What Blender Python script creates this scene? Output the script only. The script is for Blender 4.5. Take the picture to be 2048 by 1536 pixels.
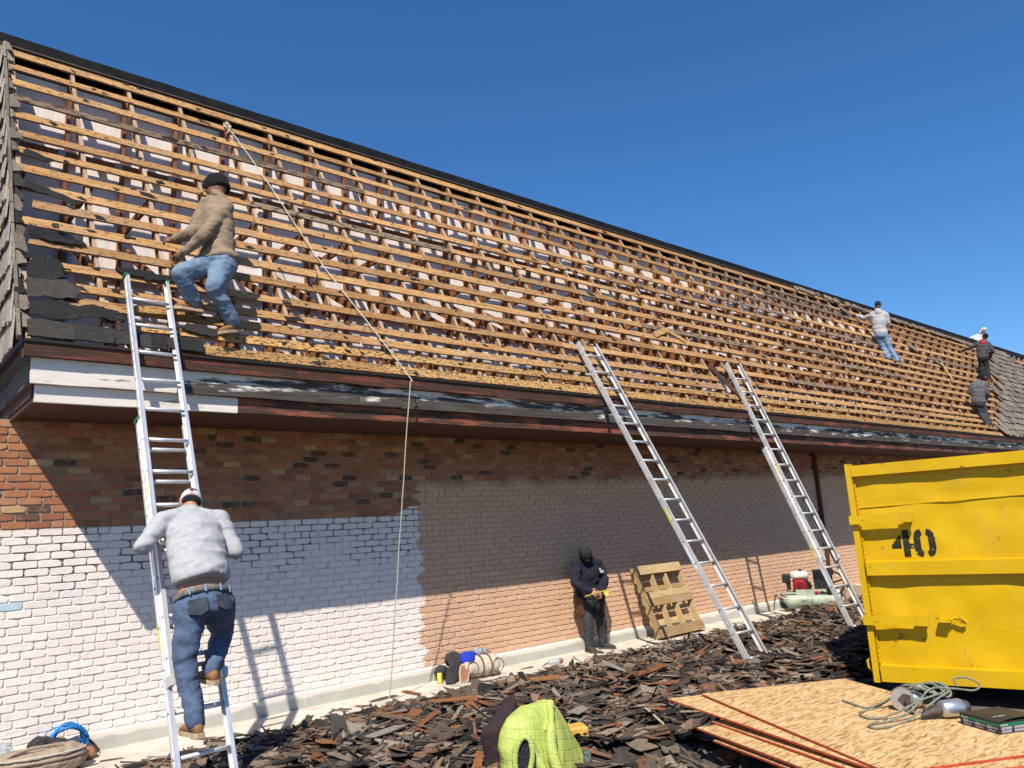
import bpy, bmesh, math, random
import numpy as np
from mathutils import Vector, Matrix, noise
random.seed(7)
RND = random.Random(11)
sc = bpy.context.scene
for o in list(bpy.data.objects):
    bpy.data.objects.remove(o, do_unlink=True)
COL = sc.collection

# ---------------------------------------------------------------- camera, sky, sun, exposure
cam_d = bpy.data.cameras.new('camera')
cam = bpy.data.objects.new('camera', cam_d)
COL.objects.link(cam)
cam_d.sensor_width = 36.0
cam_d.lens = 27.04
cam_d.clip_start = 0.05
cam_d.clip_end = 2000
cam.matrix_world = Matrix(((0.7576, -0.0788, -0.6480, 0.0),
                           (-0.6501, -0.1801, -0.7381, -8.545),
                           (-0.0586, 0.9805, -0.1877, 1.80),
                           (0, 0, 0, 1)))
sc.camera = cam

SUN = Vector((1.06, 1.0, -1.708)).normalized()     # the way the light travels
sun_el = math.asin(-SUN.z)
sun_az = math.atan2(-SUN.x, -SUN.y)
w = bpy.data.worlds.new('World')
sc.world = w
w.use_nodes = True
wn = w.node_tree
sky = wn.nodes.new('ShaderNodeTexSky')
sky.sky_type = 'NISHITA'
sky.sun_disc = False
sky.sun_elevation = sun_el
sky.sun_rotation = sun_az % (2 * math.pi)
sky.altitude = 0
sky.air_density = 1.0
sky.dust_density = 0.1
sky.ozone_density = 9.0
hs = wn.nodes.new('ShaderNodeHueSaturation')
hs.inputs['Saturation'].default_value = 1.13
hs.inputs['Value'].default_value = 1.0
wn.links.new(sky.outputs[0], hs.inputs['Color'])
wn.links.new(hs.outputs[0], wn.nodes['Background'].inputs[0])
wn.nodes['Background'].inputs[1].default_value = 0.108

sd = bpy.data.lights.new('sun', 'SUN')
sd.energy = 5.0
sd.angle = math.radians(0.53)
sd.color = (1.0, 0.93, 0.82)
sun = bpy.data.objects.new('sun', sd)
sun.rotation_euler = SUN.to_track_quat('-Z', 'Y').to_euler()
sun.location = (-20, -25, 30)
COL.objects.link(sun)
sc.view_settings.view_transform = 'Standard'
sc.view_settings.look = 'None'
sc.view_settings.exposure = 0.43
sc.view_settings.gamma = 1.0
sc.view_settings.use_curve_mapping = False
sc.cycles.max_bounces = 6
sc.cycles.diffuse_bounces = 4
sc.cycles.glossy_bounces = 3
sc.cycles.transparent_max_bounces = 6

# ---------------------------------------------------------------- helpers
def V(*a):
    return Vector(a[0]) if len(a) == 1 else Vector(a)

class G:
    """collects polygons; world coordinates unless said otherwise"""
    def __init__(self):
        self.v = []; self.f = []; self.m = []
    def add(self, vs, fs, mi=0):
        b = len(self.v)
        self.v.extend([tuple(p) for p in vs])
        for f in fs:
            self.f.append([i + b for i in f]); self.m.append(mi)
        return self
    def box(self, c, a, b, d, mi=0):
        """centre and three half vectors"""
        c, a, b, d = V(c), V(a), V(b), V(d)
        vs = [c + a * x + b * y + d * z for z in (-1, 1) for y in (-1, 1) for x in (-1, 1)]
        fs = [(0, 2, 3, 1), (4, 5, 7, 6), (0, 1, 5, 4), (2, 6, 7, 3), (0, 4, 6, 2), (1, 3, 7, 5)]
        if a.cross(b).dot(d) < 0:
            fs = [tuple(reversed(f)) for f in fs]
        return self.add(vs, fs, mi)
    def abox(self, x0, x1, y0, y1, z0, z1, mi=0):
        return self.box(((x0+x1)/2, (y0+y1)/2, (z0+z1)/2), ((x1-x0)/2, 0, 0), (0, (y1-y0)/2, 0), (0, 0, (z1-z0)/2), mi)
    def tube(self, pts, r, n=8, cap=True, closed=False, mi=0):
        pts = [V(p) for p in pts]
        k = len(pts)
        rs = r if isinstance(r, (list, tuple)) else [r] * k
        b = len(self.v)
        prev = None
        for i, p in enumerate(pts):
            if closed:
                t = pts[(i+1) % k] - pts[i-1]
            else:
                t = pts[min(i+1, k-1)] - pts[max(i-1, 0)]
            if t.length < 1e-9: t = Vector((0, 0, 1))
            t.normalize()
            if prev is None:
                s = t.orthogonal().normalized()
            else:
                s = (prev - t * prev.dot(t))
                s = s.normalized() if s.length > 1e-6 else t.orthogonal().normalized()
            prev = s
            q = t.cross(s)
            for j in range(n):
                an = 2 * math.pi * j / n
                self.v.append(tuple(p + (s * math.cos(an) + q * math.sin(an)) * rs[i]))
        for i in range(k if closed else k - 1):
            i2 = (i + 1) % k
            for j in range(n):
                self.f.append([b + i*n + j, b + i*n + (j+1) % n, b + i2*n + (j+1) % n, b + i2*n + j]); self.m.append(mi)
        if cap and not closed:
            self.f.append([b + j for j in reversed(range(n))]); self.m.append(mi)
            self.f.append([b + (k-1)*n + j for j in range(n)]); self.m.append(mi)
        return self
    def loft(self, rings, n=16, mi=0):
        """rings: (centre, half vector a, half vector b); closed with caps"""
        b = len(self.v); k = len(rings)
        for c, a, d in rings:
            c, a, d = V(c), V(a), V(d)
            for j in range(n):
                an = 2 * math.pi * j / n
                self.v.append(tuple(c + a * math.cos(an) + d * math.sin(an)))
        for i in range(k - 1):
            for j in range(n):
                self.f.append([b + i*n + j, b + i*n + (j+1) % n, b + (i+1)*n + (j+1) % n, b + (i+1)*n + j]); self.m.append(mi)
        self.f.append([b + j for j in reversed(range(n))]); self.m.append(mi)
        self.f.append([b + (k-1)*n + j for j in range(n)]); self.m.append(mi)
        return self
    def ell(self, c, a, b, d, nu=14, nv=9, mi=0):
        c, a, b, d = V(c), V(a), V(b), V(d)
        rings = []
        for i in range(1, nv):
            t = math.pi * i / nv
            rings.append((c - d * math.cos(t), a * math.sin(t), b * math.sin(t)))
        return self.loft(rings, nu, mi)
    def capsule(self, p, q, r1, r2, n=12):
        p, q = V(p), V(q)
        t = (q - p)
        if t.length < 1e-6: t = Vector((0, 0, 1e-3))
        t.normalize()
        pts = []; rs = []
        for a in (-80, -55, -25): pts.append(p + t * r1 * math.sin(math.radians(a))); rs.append(r1 * math.cos(math.radians(a)))
        pts.append(p); rs.append(r1)
        for k in (0.33, 0.66): pts.append(p.lerp(q, k)); rs.append(r1 + (r2 - r1) * k)
        pts.append(q); rs.append(r2)
        for a in (25, 55, 80): pts.append(q + t * r2 * math.sin(math.radians(a))); rs.append(r2 * math.cos(math.radians(a)))
        return self.tube(pts, rs, n)
    def prism(self, poly, d, mi=0):
        """poly: points of one face, d: extrusion vector"""
        poly = [V(p) for p in poly]; d = V(d); n = len(poly)
        nm = Vector((0, 0, 0))
        for i in range(n): nm += poly[i].cross(poly[(i+1) % n])
        fs = [list(range(n)), [n + i for i in reversed(range(n))]] + [[i, n+i, n+(i+1) % n, (i+1) % n] for i in range(n)]
        if nm.dot(d) > 0: fs = [list(reversed(f)) for f in fs]
        return self.add(poly + [p + d for p in poly], fs, mi)
    def mesh(self, name, off=None):
        me = bpy.data.meshes.new(name)
        v = np.array(self.v, dtype=float).reshape(-1, 3)
        if off is not None: v = v - np.array(off)
        me.from_pydata(v.tolist(), [], self.f)
        if any(self.m): me.polygons.foreach_set('material_index', self.m)
        me.update()
        return me

def root_of(o):
    while o.parent: o = o.parent
    return o

def link(name, me, mats, parent=None, smooth=False):
    o = bpy.data.objects.new(name, me)
    COL.objects.link(o)
    if mats is not None and len(me.materials) == 0:
        for m in (mats if isinstance(mats, (list, tuple)) else [mats]): me.materials.append(m)
    if smooth: me.polygons.foreach_set('use_smooth', [True] * len(me.polygons))
    if parent is not None: o.parent = parent
    return o

def obj(name, g, mats, parent=None, smooth=False, kind=None, origin=None):
    """one mesh object; under a parent the coordinates are taken relative to its root"""
    if parent is not None:
        o = link(name, g.mesh(name, root_of(parent).location), mats, parent, smooth)
    else:
        o = link(name, g.mesh(name, origin), mats, None, smooth)
        if origin is not None: o.location = origin
    if kind: o['kind'] = kind
    return o

def tag(o, label, cat, group=None):
    o['label'] = label; o['category'] = cat
    if group: o['group'] = group
    return o

def thing(name, loc, label, cat, group=None):
    o = bpy.data.objects.new(name, None)
    o.empty_display_size = 0.2
    COL.objects.link(o)
    o.location = loc
    return tag(o, label, cat, group)

def remesh(g, voxel, smooth_it=2):
    me = g.mesh('tmp')
    o = bpy.data.objects.new('tmp', me)
    COL.objects.link(o)
    r = o.modifiers.new('r', 'REMESH'); r.mode = 'VOXEL'; r.voxel_size = voxel
    if smooth_it:
        s = o.modifiers.new('s', 'SMOOTH'); s.factor = 0.5; s.iterations = smooth_it
    dg = bpy.context.evaluated_depsgraph_get()
    ev = o.evaluated_get(dg)
    m2 = ev.to_mesh()
    out = G()
    out.v = [tuple(v.co) for v in m2.vertices]
    out.f = [list(p.vertices) for p in m2.polygons]
    out.m = [0] * len(out.f)
    ev.to_mesh_clear()
    bpy.data.objects.remove(o, do_unlink=True)
    bpy.data.meshes.remove(me)
    return out

def vnormals(g):
    v = np.array(g.v); n = np.zeros_like(v)
    f = np.array([q if len(q) == 4 else (q[0], q[1], q[2], q[2]) for q in g.f])
    a = v[f[:, 2]] - v[f[:, 0]]; b = v[f[:, 3]] - v[f[:, 1]]
    t = f[:, 3] == f[:, 2]
    b[t] = v[f[t, 2]] - v[f[t, 1]]
    c = np.cross(a, b)
    for k in range(4): np.add.at(n, f[:, k], c)
    n /= (np.linalg.norm(n, axis=1, keepdims=True) + 1e-12)
    return v, n

def folds(g, amp, fr, seed=0, axis=None, ridge=True):
    """cloth folds: push the surface along its normal by ridged noise; fr = frequency per axis (given as a 3x3 basis when axis is set)"""
    v, n = vnormals(g)
    off = Vector((seed * 3.7, seed * 1.3, seed * 2.1))
    B = Matrix(axis).to_3x3() if axis else Matrix.Identity(3)
    for i in range(len(v)):
        p = B @ Vector(v[i])
        q = Vector((p.x * fr[0], p.y * fr[1], p.z * fr[2])) + off
        a = noise.noise(q); b = noise.noise(q * 2.1 + Vector((9, 4, 2)))
        h = (0.55 - abs(a) * 1.6) + 0.45 * (0.4 - abs(b) * 1.4) if ridge else a + .5 * b
        v[i] += n[i] * amp * h
    g.v = [tuple(x) for x in v]
    return g

# ---------------------------------------------------------------- materials
def nodes_of(name):
    m = bpy.data.materials.new(name)
    m.use_nodes = True
    nt = m.node_tree
    return m, nt, nt.nodes['Principled BSDF']

def N(nt, typ, **kw):
    n = nt.nodes.new(typ)
    for k, v in kw.items():
        if k.startswith('i_'):
            key = k[2:]
            key = int(key) if key.isdigit() else key
            n.inputs[key].default_value = v
        else:
            setattr(n, k, v)
    return n

def L(nt, a, b):
    nt.links.new(a, b)

def rgba(c):
    return (c[0], c[1], c[2], 1.0)

def ramp(nt, fac, stops, interp='LINEAR'):
    r = N(nt, 'ShaderNodeValToRGB')
    r.color_ramp.interpolation = interp
    el = r.color_ramp.elements
    while len(el) < len(stops): el.new(0.5)
    for e, (p, c) in zip(el, stops):
        e.position = p; e.color = rgba(c) if len(c) == 3 else c
    if fac is not None: L(nt, fac, r.inputs[0])
    return r.outputs[0]

def mix(nt, fac, a, b, mode='MIX'):
    m = N(nt, 'ShaderNodeMix', data_type='RGBA', blend_type=mode)
    for sock, val in ((m.inputs[0], fac), (m.inputs[6], a), (m.inputs[7], b)):
        if hasattr(val, 'links') or hasattr(val, 'is_linked'): L(nt, val, sock)
        elif isinstance(val, (int, float)): sock.default_value = val
        else: sock.default_value = rgba(val)
    return m.outputs[2]

def math_(nt, op, a, b=0.0, clamp=False):
    m = N(nt, 'ShaderNodeMath', operation=op, use_clamp=clamp)
    for i, val in enumerate((a, b)):
        if hasattr(val, 'is_linked'): L(nt, val, m.inputs[i])
        else: m.inputs[i].default_value = val
    return m.outputs[0]

def position(nt, scale=(1, 1, 1), per_object=0.0, rot=(0, 0, 0)):
    g = N(nt, 'ShaderNodeNewGeometry')
    out = g.outputs['Position']
    if per_object:
        oi = N(nt, 'ShaderNodeObjectInfo')
        c = N(nt, 'ShaderNodeCombineXYZ')
        s = math_(nt, 'MULTIPLY', oi.outputs['Random'], per_object)
        L(nt, s, c.inputs[0]); L(nt, s, c.inputs[1]); L(nt, s, c.inputs[2])
        a = N(nt, 'ShaderNodeVectorMath', operation='ADD')
        L(nt, out, a.inputs[0]); L(nt, c.outputs[0], a.inputs[1])
        out = a.outputs[0]
    mp = N(nt, 'ShaderNodeMapping')
    mp.inputs['Scale'].default_value = scale
    mp.inputs['Rotation'].default_value = rot
    L(nt, out, mp.inputs[0])
    return mp.outputs[0]

def tnoise(nt, vec, scale, detail=4, rough=0.55, dist=0.0):
    t = N(nt, 'ShaderNodeTexNoise')
    t.inputs['Scale'].default_value = scale
    t.inputs['Detail'].default_value = detail
    t.inputs['Roughness'].default_value = rough
    t.inputs['Distortion'].default_value = dist
    if vec is not None: L(nt, vec, t.inputs['Vector'])
    return t.outputs[0]

def unit_random(nt):
    """one random number per object and per loose piece of a joined mesh"""
    oi = N(nt, 'ShaderNodeObjectInfo'); ge = N(nt, 'ShaderNodeNewGeometry')
    return math_(nt, 'FRACT', math_(nt, 'ADD', oi.outputs['Random'], ge.outputs['Random Per Island']))

def bump(nt, bs, h, strength=0.4, dist=0.01):
    b = N(nt, 'ShaderNodeBump')
    b.inputs['Strength'].default_value = strength
    b.inputs['Distance'].default_value = dist
    L(nt, h, b.inputs['Height'])
    L(nt, b.outputs[0], bs.inputs['Normal'])

def plain(name, c1, c2=None, scale=6.0, rough=0.8, metal=0.0, bmp=0.0, bscale=60.0, lo=0.35, hi=0.65, spec=0.3, vary=0.0, stretch=(1, 1, 1)):
    m, nt, bs = nodes_of(name)
    vec = position(nt, stretch, 13.0)
    c2 = c2 or tuple(x * 0.75 for x in c1)
    col = ramp(nt, tnoise(nt, vec, scale, 5), [(lo, c1), (hi, c2)])
    if vary:
        r = unit_random(nt)
        col = mix(nt, 1.0, col, ramp(nt, r, [(0, (1 - vary,) * 3), (1, (1 + vary * .3,) * 3)]), 'MULTIPLY')
    L(nt, col, bs.inputs['Base Color'])
    bs.inputs['Roughness'].default_value = rough
    bs.inputs['Metallic'].default_value = metal
    bs.inputs['Specular IOR Level'].default_value = spec
    if bmp: bump(nt, bs, tnoise(nt, vec, bscale, 3), bmp, 0.01)
    return m

def wood(name, stops, grain=(1.2, 26, 26), fleck=0.0, fleck_col=(0.03, 0.02, 0.015), rough=0.75, vary=0.35, stain=None, fleck_scale=(9, 30, 30)):
    m, nt, bs = nodes_of(name)
    vec = position(nt, grain, 17.0)
    col = ramp(nt, tnoise(nt, vec, 1.6, 6, 0.6, 0.6), stops)
    r = unit_random(nt)
    col = mix(nt, 1.0, col, ramp(nt, r, [(0, (1 - vary, 1 - vary * 1.1, 1 - vary * 1.1)), (.3, (1 - vary * .5, 1 - vary * .62, 1 - vary * .7)), (0.6, (1, 1, 1)), (.8, (.92, .93, .98)), (1, (1.08, 1.04, 1.0))]), 'MULTIPLY')
    if stain:
        v3 = position(nt, (1.1, 2.5, 2.5), 29.0)
        f3 = ramp(nt, tnoise(nt, v3, 1.7, 4, .6), [(0.50, (0, 0, 0)), (0.68, (1, 1, 1))])
        col = mix(nt, f3, col, stain)
    if fleck:
        v2 = position(nt, fleck_scale, 5.0)
        f2 = ramp(nt, tnoise(nt, v2, 1.0, 3, 0.7), [(0.60 - fleck * .12, (0, 0, 0)), (0.66 - fleck * .10, (1, 1, 1))])
        col = mix(nt, f2, col, fleck_col)
    L(nt, col, bs.inputs['Base Color'])
    bs.inputs['Roughness'].default_value = rough
    bs.inputs['Specular IOR Level'].default_value = 0.2
    bump(nt, bs, tnoise(nt, vec, 3.0, 4), 0.25, 0.006)
    return m

M = {}
M['batten'] = wood('batten_pine', [(0.28, (.25, .115, .042)), (.48, (.46, .255, .098)), (.72, (.55, .34, .15))], fleck=.28, stain=(.33, .205, .115), vary=.42, fleck_scale=(16, 60, 60))
M['batten_low'] = wood('batten_pine_speckled', [(0.28, (.29, .135, .045)), (.48, (.47, .27, .095)), (.72, (.56, .345, .135))], fleck=.72, vary=.25, fleck_scale=(22, 55, 55))
M['batten_grey'] = wood('batten_weathered', [(0.3, (.16, .11, .065)), (.7, (.34, .24, .15))], fleck=.7, vary=.3)
M['rafter'] = wood('rafter_wood', [(0.3, (.20, .085, .035)), (.5, (.32, .15, .065)), (.75, (.42, .24, .12))], grain=(18, 3, 3), vary=.3)
M['rafter_edge'] = wood('rafter_face_grey', [(0.3, (.30, .21, .14)), (.7, (.50, .38, .27))], grain=(18, 3, 3), vary=.25)
M['stud'] = wood('stud_wood', [(0.3, (.16, .06, .025)), (.6, (.28, .115, .045))], grain=(18, 18, 2.5), vary=.3)
M['gang_metal'] = plain('galvanised_metal', (.42, .41, .39), rough=.6, metal=.15)

def siding():
    m, nt, bs = nodes_of('white_sheathing')
    vec = position(nt, (14, 14, 1.2), 7.0)
    col = ramp(nt, tnoise(nt, vec, 2.2, 4), [(0.3, (.84, .77, .71)), (.7, (.72, .64, .59))])
    v2 = position(nt, (1, 1, .5), 3.0)
    col = mix(nt, ramp(nt, tnoise(nt, v2, 2.5, 5), [(.62, (0, 0, 0)), (.8, (.5, .5, .5))]), col, (.30, .25, .23))
    L(nt, col, bs.inputs['Base Color']); bs.inputs['Roughness'].default_value = .9
    bump(nt, bs, tnoise(nt, vec, 5, 3), .2, .005)
    return m
M['siding'] = siding()

# paint limits on the brick wall, metres along the wall and up
def paint_mask(nt):
    """(white, tan) paint factors from where on the wall a brick stands"""
    g = N(nt, 'ShaderNodeNewGeometry')
    sp = N(nt, 'ShaderNodeSeparateXYZ'); L(nt, g.outputs['Position'], sp.inputs[0])
    X, Z = sp.outputs[0], sp.outputs[2]
    n1 = tnoise(nt, position(nt, (1, 1, 9)), 1.3, 4)
    n2 = tnoise(nt, position(nt, (1.0, 1, 2.0)), 2.2, 4)
    xe = math_(nt, 'ADD', X, math_(nt, 'MULTIPLY', math_(nt, 'SUBTRACT', n1, .5), .52))
    right = math_(nt, 'MULTIPLY', math_(nt, 'SUBTRACT', xe, 5.72), 30.0, True)
    zt = math_(nt, 'SUBTRACT', math_(nt, 'ADD', 2.33, math_(nt, 'MULTIPLY', n2, .30)), math_(nt, 'MULTIPLY', 0, 0))
    zt = math_(nt, 'ADD', zt, math_(nt, 'MULTIPLY', math_(nt, 'SUBTRACT', X, 6.0, True), 0.0))
    zt = math_(nt, 'ADD', zt, math_(nt, 'MULTIPLY', X, .012))
    tan = math_(nt, 'MULTIPLY', right, math_(nt, 'MULTIPLY', math_(nt, 'SUBTRACT', zt, Z), 7.0, True))
    zw = math_(nt, 'ADD', 2.088, math_(nt, 'MULTIPLY', math_(nt, 'MULTIPLY', math_(nt, 'SUBTRACT', X, 5.35), 4.0, True), .115))
    white = math_(nt, 'MULTIPLY', math_(nt, 'SUBTRACT', 1.0, right), math_(nt, 'MULTIPLY', math_(nt, 'SUBTRACT', zw, Z), 60.0, True))
    return white, tan, Z

def brick_mat(name, mortar=False):
    m, nt, bs = nodes_of(name)
    white, tan, Z = paint_mask(nt)
    vec = position(nt, (1, 1, 1), 0)
    fine = tnoise(nt, vec, 38, 5, .65)
    if mortar:
        raw = ramp(nt, fine, [(.3, (.24, .19, .14)), (.7, (.36, .30, .23))])
        patchy = tnoise(nt, vec, 3.2, 5, .6)
        lift = math_(nt, 'ADD', patchy, math_(nt, 'MULTIPLY', math_(nt, 'SUBTRACT', Z, 1.35), .30))
        bare = ramp(nt, lift, [(.56, (0, 0, 0)), (.66, (.9, .9, .9))])
        wcol = mix(nt, bare, (.70, .63, .57), (.13, .11, .10))
        tcol = (.57, .36, .225)
    else:
        r = unit_random(nt)
        raw = ramp(nt, r, [(0.0, (.045, .034, .032)), (.055, (.07, .045, .04)), (.08, (.20, .080, .045)), (.30, (.29, .115, .056)), (.48, (.36, .155, .072)),
                           (.60, (.24, .088, .055)), (.72, (.37, .18, .085)), (.82, (.31, .145, .09)), (.93, (.42, .27, .15)), (1, (.20, .10, .07))])
        spots = ramp(nt, tnoise(nt, vec, 17, 6, .7), [(.50, (0, 0, 0)), (.70, (.8, .8, .8))])
        raw = mix(nt, spots, raw, mix(nt, fine, (.12, .055, .04), (.40, .28, .19)))
        raw = mix(nt, .14, mix(nt, 1.0, raw, (1.30, 1.26, 1.18), 'MULTIPLY'), (.31, .145, .082))
        chips = ramp(nt, tnoise(nt, vec, 26, 5, .7), [(.66, (0, 0, 0)), (.72, (1, 1, 1))])
        wr = mix(nt, r, (.82, .735, .67), (.77, .675, .61))
        wcol = mix(nt, math_(nt, 'MULTIPLY', chips, .5), wr, (.42, .33, .28))
        blue = ramp(nt, tnoise(nt, position(nt, (.7, 1, 1.0), 0), 1.8, 3), [(.53, (0, 0, 0)), (.72, (.30, .30, .30))])
        zb = math_(nt, 'MULTIPLY', math_(nt, 'MULTIPLY', math_(nt, 'SUBTRACT', Z, .95), 2.5, True), math_(nt, 'MULTIPLY', math_(nt, 'SUBTRACT', 2.0, Z), 4.0, True))
        blue = math_(nt, 'MULTIPLY', blue, zb)
        wcol = mix(nt, blue, wcol, (.62, .63, .72))
        tcol = mix(nt, r, (.66, .425, .272), (.60, .382, .242))
    col = mix(nt, white, raw, wcol)
    col = mix(nt, tan, col, tcol)
    L(nt, col, bs.inputs['Base Color'])
    bs.inputs['Roughness'].default_value = .9
    bs.inputs['Specular IOR Level'].default_value = .2
    h = math_(nt, 'ADD', tnoise(nt, vec, 60, 5, .6), tnoise(nt, vec, 14, 3))
    bump(nt, bs, h, .55, .006)
    return m
M['brick'] = brick_mat('brick_painted')
M['mortar'] = brick_mat('mortar_joint', True)
M['blue_brick'] = plain('pale_blue_paint', (.50, .62, .70), (.42, .54, .62), 20, .85, bmp=.3)

def plinth_mat():
    m, nt, bs = nodes_of('plinth_paint')
    vec = position(nt, (1, 1, 1))
    col = ramp(nt, tnoise(nt, vec, 5, 6), [(.3, (.40, .395, .345)), (.7, (.48, .465, .405))])
    g = N(nt, 'ShaderNodeNewGeometry'); sp = N(nt, 'ShaderNodeSeparateXYZ'); L(nt, g.outputs['Position'], sp.inputs[0])
    nz = math_(nt, 'ADD', sp.outputs[2], math_(nt, 'MULTIPLY', tnoise(nt, position(nt, (1.5, 1, 2)), 3, 5), .10))
    col = mix(nt, ramp(nt, nz, [(.150, (0, 0, 0)), (.170, (1, 1, 1))]), col, (.70, .62, .54))
    drip = ramp(nt, tnoise(nt, position(nt, (9, 1, .6)), 1.5, 3), [(.66, (0, 0, 0)), (.72, (1, 1, 1))])
    col = mix(nt, math_(nt, 'MULTIPLY', drip, .7), col, (.78, .76, .72))
    L(nt, col, bs.inputs['Base Color']); bs.inputs['Roughness'].default_value = .85
    bump(nt, bs, tnoise(nt, vec, 30, 4), .3, .005)
    return m
M['plinth'] = plinth_mat()
M['concrete'] = plain('pale_concrete', (.62, .57, .48), (.46, .42, .35), 4, .95, bmp=.3, bscale=70)
M['asphalt'] = plain('worn_asphalt', (.15, .125, .10), (.10, .085, .07), 12, .95, bmp=.5, bscale=90)
M['gravel_ground'] = plain('gravel_ground', (.50, .41, .32), (.20, .165, .13), 55, .95, bmp=1.0, bscale=120)
M['soffit'] = plain('soffit_brown_paint', (.085, .035, .020), (.065, .028, .018), 3, .7, bmp=.1)
M['drip'] = plain('drip_edge_dark', (.025, .02, .018), rough=.7)
M['cap'] = plain('ridge_membrane_black', (.0035, .0035, .004), (.009, .009, .009), 7, .8, bmp=.4, bscale=18, spec=.12)
M['cap_lip'] = plain('ridge_lip_grey', (.13, .11, .09), rough=.6)

def fascia(name, base1, base2, over, t0, t1, grain=(1.4, 22, 26), zlift=0):
    m, nt, bs = nodes_of(name)
    vec = position(nt, grain, 23.0)
    col = ramp(nt, tnoise(nt, vec, 1.6, 6, .65), [(.3, base1), (.7, base2)])
    v2 = position(nt, (1.0, 3, 7), 11.0)
    fn = tnoise(nt, v2, 1.8, 7, .68)
    if zlift:
        g_ = N(nt, 'ShaderNodeNewGeometry'); sp_ = N(nt, 'ShaderNodeSeparateXYZ'); L(nt, g_.outputs['Position'], sp_.inputs[0])
        fn = math_(nt, 'ADD', fn, math_(nt, 'MULTIPLY', math_(nt, 'SUBTRACT', sp_.outputs[2], zlift), 1.1))
    f = ramp(nt, fn, [(t0, (0, 0, 0)), (t1, (1, 1, 1))])
    col = mix(nt, f, col, over)
    L(nt, col, bs.inputs['Base Color']); bs.inputs['Roughness'].default_value = .8
    bs.inputs['Specular IOR Level'].default_value = .2
    bump(nt, bs, math_(nt, 'ADD', tnoise(nt, vec, 3, 4), f), .4, .006)
    return m
M['fascia_red'] = fascia('fascia_red_peeling', (.035, .020, .014), (.095, .048, .034), (.19, .055, .036), .50, .62)
M['fascia_low'] = fascia('fascia_low_red', (.04, .025, .018), (.11, .06, .042), (.27, .085, .052), .47, .58)
M['fascia_white'] = fascia('fascia_white_paint', (.80, .73, .66), (.68, .61, .54), (.22, .18, .15), .60, .68)
M['fascia_old'] = fascia('fascia_weathered', (.040, .032, .027), (.115, .098, .085), (.76, .71, .65), .53, .61, zlift=3.345)
M['fascia_side'] = fascia('fascia_side_grey', (.05, .04, .034), (.16, .14, .12), (.45, .41, .37), .62, .70, (22, 1.4, 26))

def shake_mat(name, stops, vary=True, grain=(8, 8, 60)):
    m, nt, bs = nodes_of(name)
    r = unit_random(nt)
    tc = N(nt, 'ShaderNodeTexCoord')
    vec = position(nt, (22, 22, 22), 7.0)
    col = ramp(nt, r, stops)
    n1 = tnoise(nt, vec, 1.3, 6, .7, 1.2)
    col = mix(nt, 1.0, col, ramp(nt, n1, [(.25, (.45, .43, .42)), (.6, (1.05, 1.03, 1.0)), (.8, (1.5, 1.45, 1.4))]), 'MULTIPLY')
    L(nt, col, bs.inputs['Base Color']); bs.inputs['Roughness'].default_value = .85
    bs.inputs['Specular IOR Level'].default_value = .2
    bump(nt, bs, tnoise(nt, position(nt, (60, 60, 60), 7.0), 1.2, 4), .5, .005)
    return m
M['debris'] = shake_mat('torn_shingle', [(0, (.016, .014, .014)), (.14, (.034, .030, .028)), (.30, (.075, .058, .046)), (.46, (.145, .108, .078)), (.56, (.060, .046, .038)), (.68, (.19, .15, .112)),
                                         (.78, (.25, .205, .16)), (.85, (.17, .068, .030)), (.92, (.24, .10, .042)), (.96, (.26, .21, .16)), (1, (.36, .29, .21))])
M['felt'] = shake_mat('roofing_felt', [(0, (.014, .014, .015)), (.6, (.030, .029, .029)), (1, (.06, .054, .048))])
M['old_felt'] = shake_mat('weathered_starter', [(0, (.016, .016, .017)), (.5, (.036, .034, .032)), (1, (.065, .058, .05))])
M['roof_shake'] = shake_mat('roof_shake', [(0, (.13, .105, .085)), (.4, (.21, .175, .14)), (.75, (.27, .225, .18)), (1, (.16, .125, .10))])
M['end_shake'] = shake_mat('gable_shake', [(0, (.25, .22, .19)), (.5, (.36, .32, .28)), (1, (.28, .23, .19))])
M['hip_wood'] = shake_mat('ragged_hip_wood', [(0, (.16, .13, .10)), (.5, (.26, .22, .17)), (1, (.10, .085, .07))])
M['litter'] = plain('dark_litter', (.030, .025, .022), (.075, .055, .042), 14, .95, bmp=1.0, bscale=40)

M['alu'] = plain('ladder_aluminium', (.80, .80, .80), (.66, .66, .67), 9, .38, .55, spec=.5, stretch=(1, 1, .4))
M['alu_dull'] = plain('ladder_aluminium_dull', (.68, .67, .65), (.54, .53, .51), 9, .5, .45, spec=.5)
M['rubber'] = plain('black_rubber', (.02, .02, .02), rough=.7)
M['green_tape'] = plain('green_plastic', (.02, .16, .06), rough=.5)
M['sticker'] = plain('sticker_yellow', (.72, .62, .10), rough=.5)
M['sticker_white'] = plain('sticker_white', (.75, .76, .78), (.45, .55, .7), 40, rough=.5)
M['rope'] = plain('pale_rope', (.62, .57, .45), (.38, .36, .26), 90, .9, bmp=.6, bscale=160)
M['rope_green'] = plain('grey_green_hose', (.26, .27, .20), (.12, .14, .10), 60, .75, bmp=.5, bscale=140)
M['hose_blue'] = plain('blue_hose', (.005, .26, .62), (.004, .15, .45), 10, .35, spec=.5)

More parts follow.
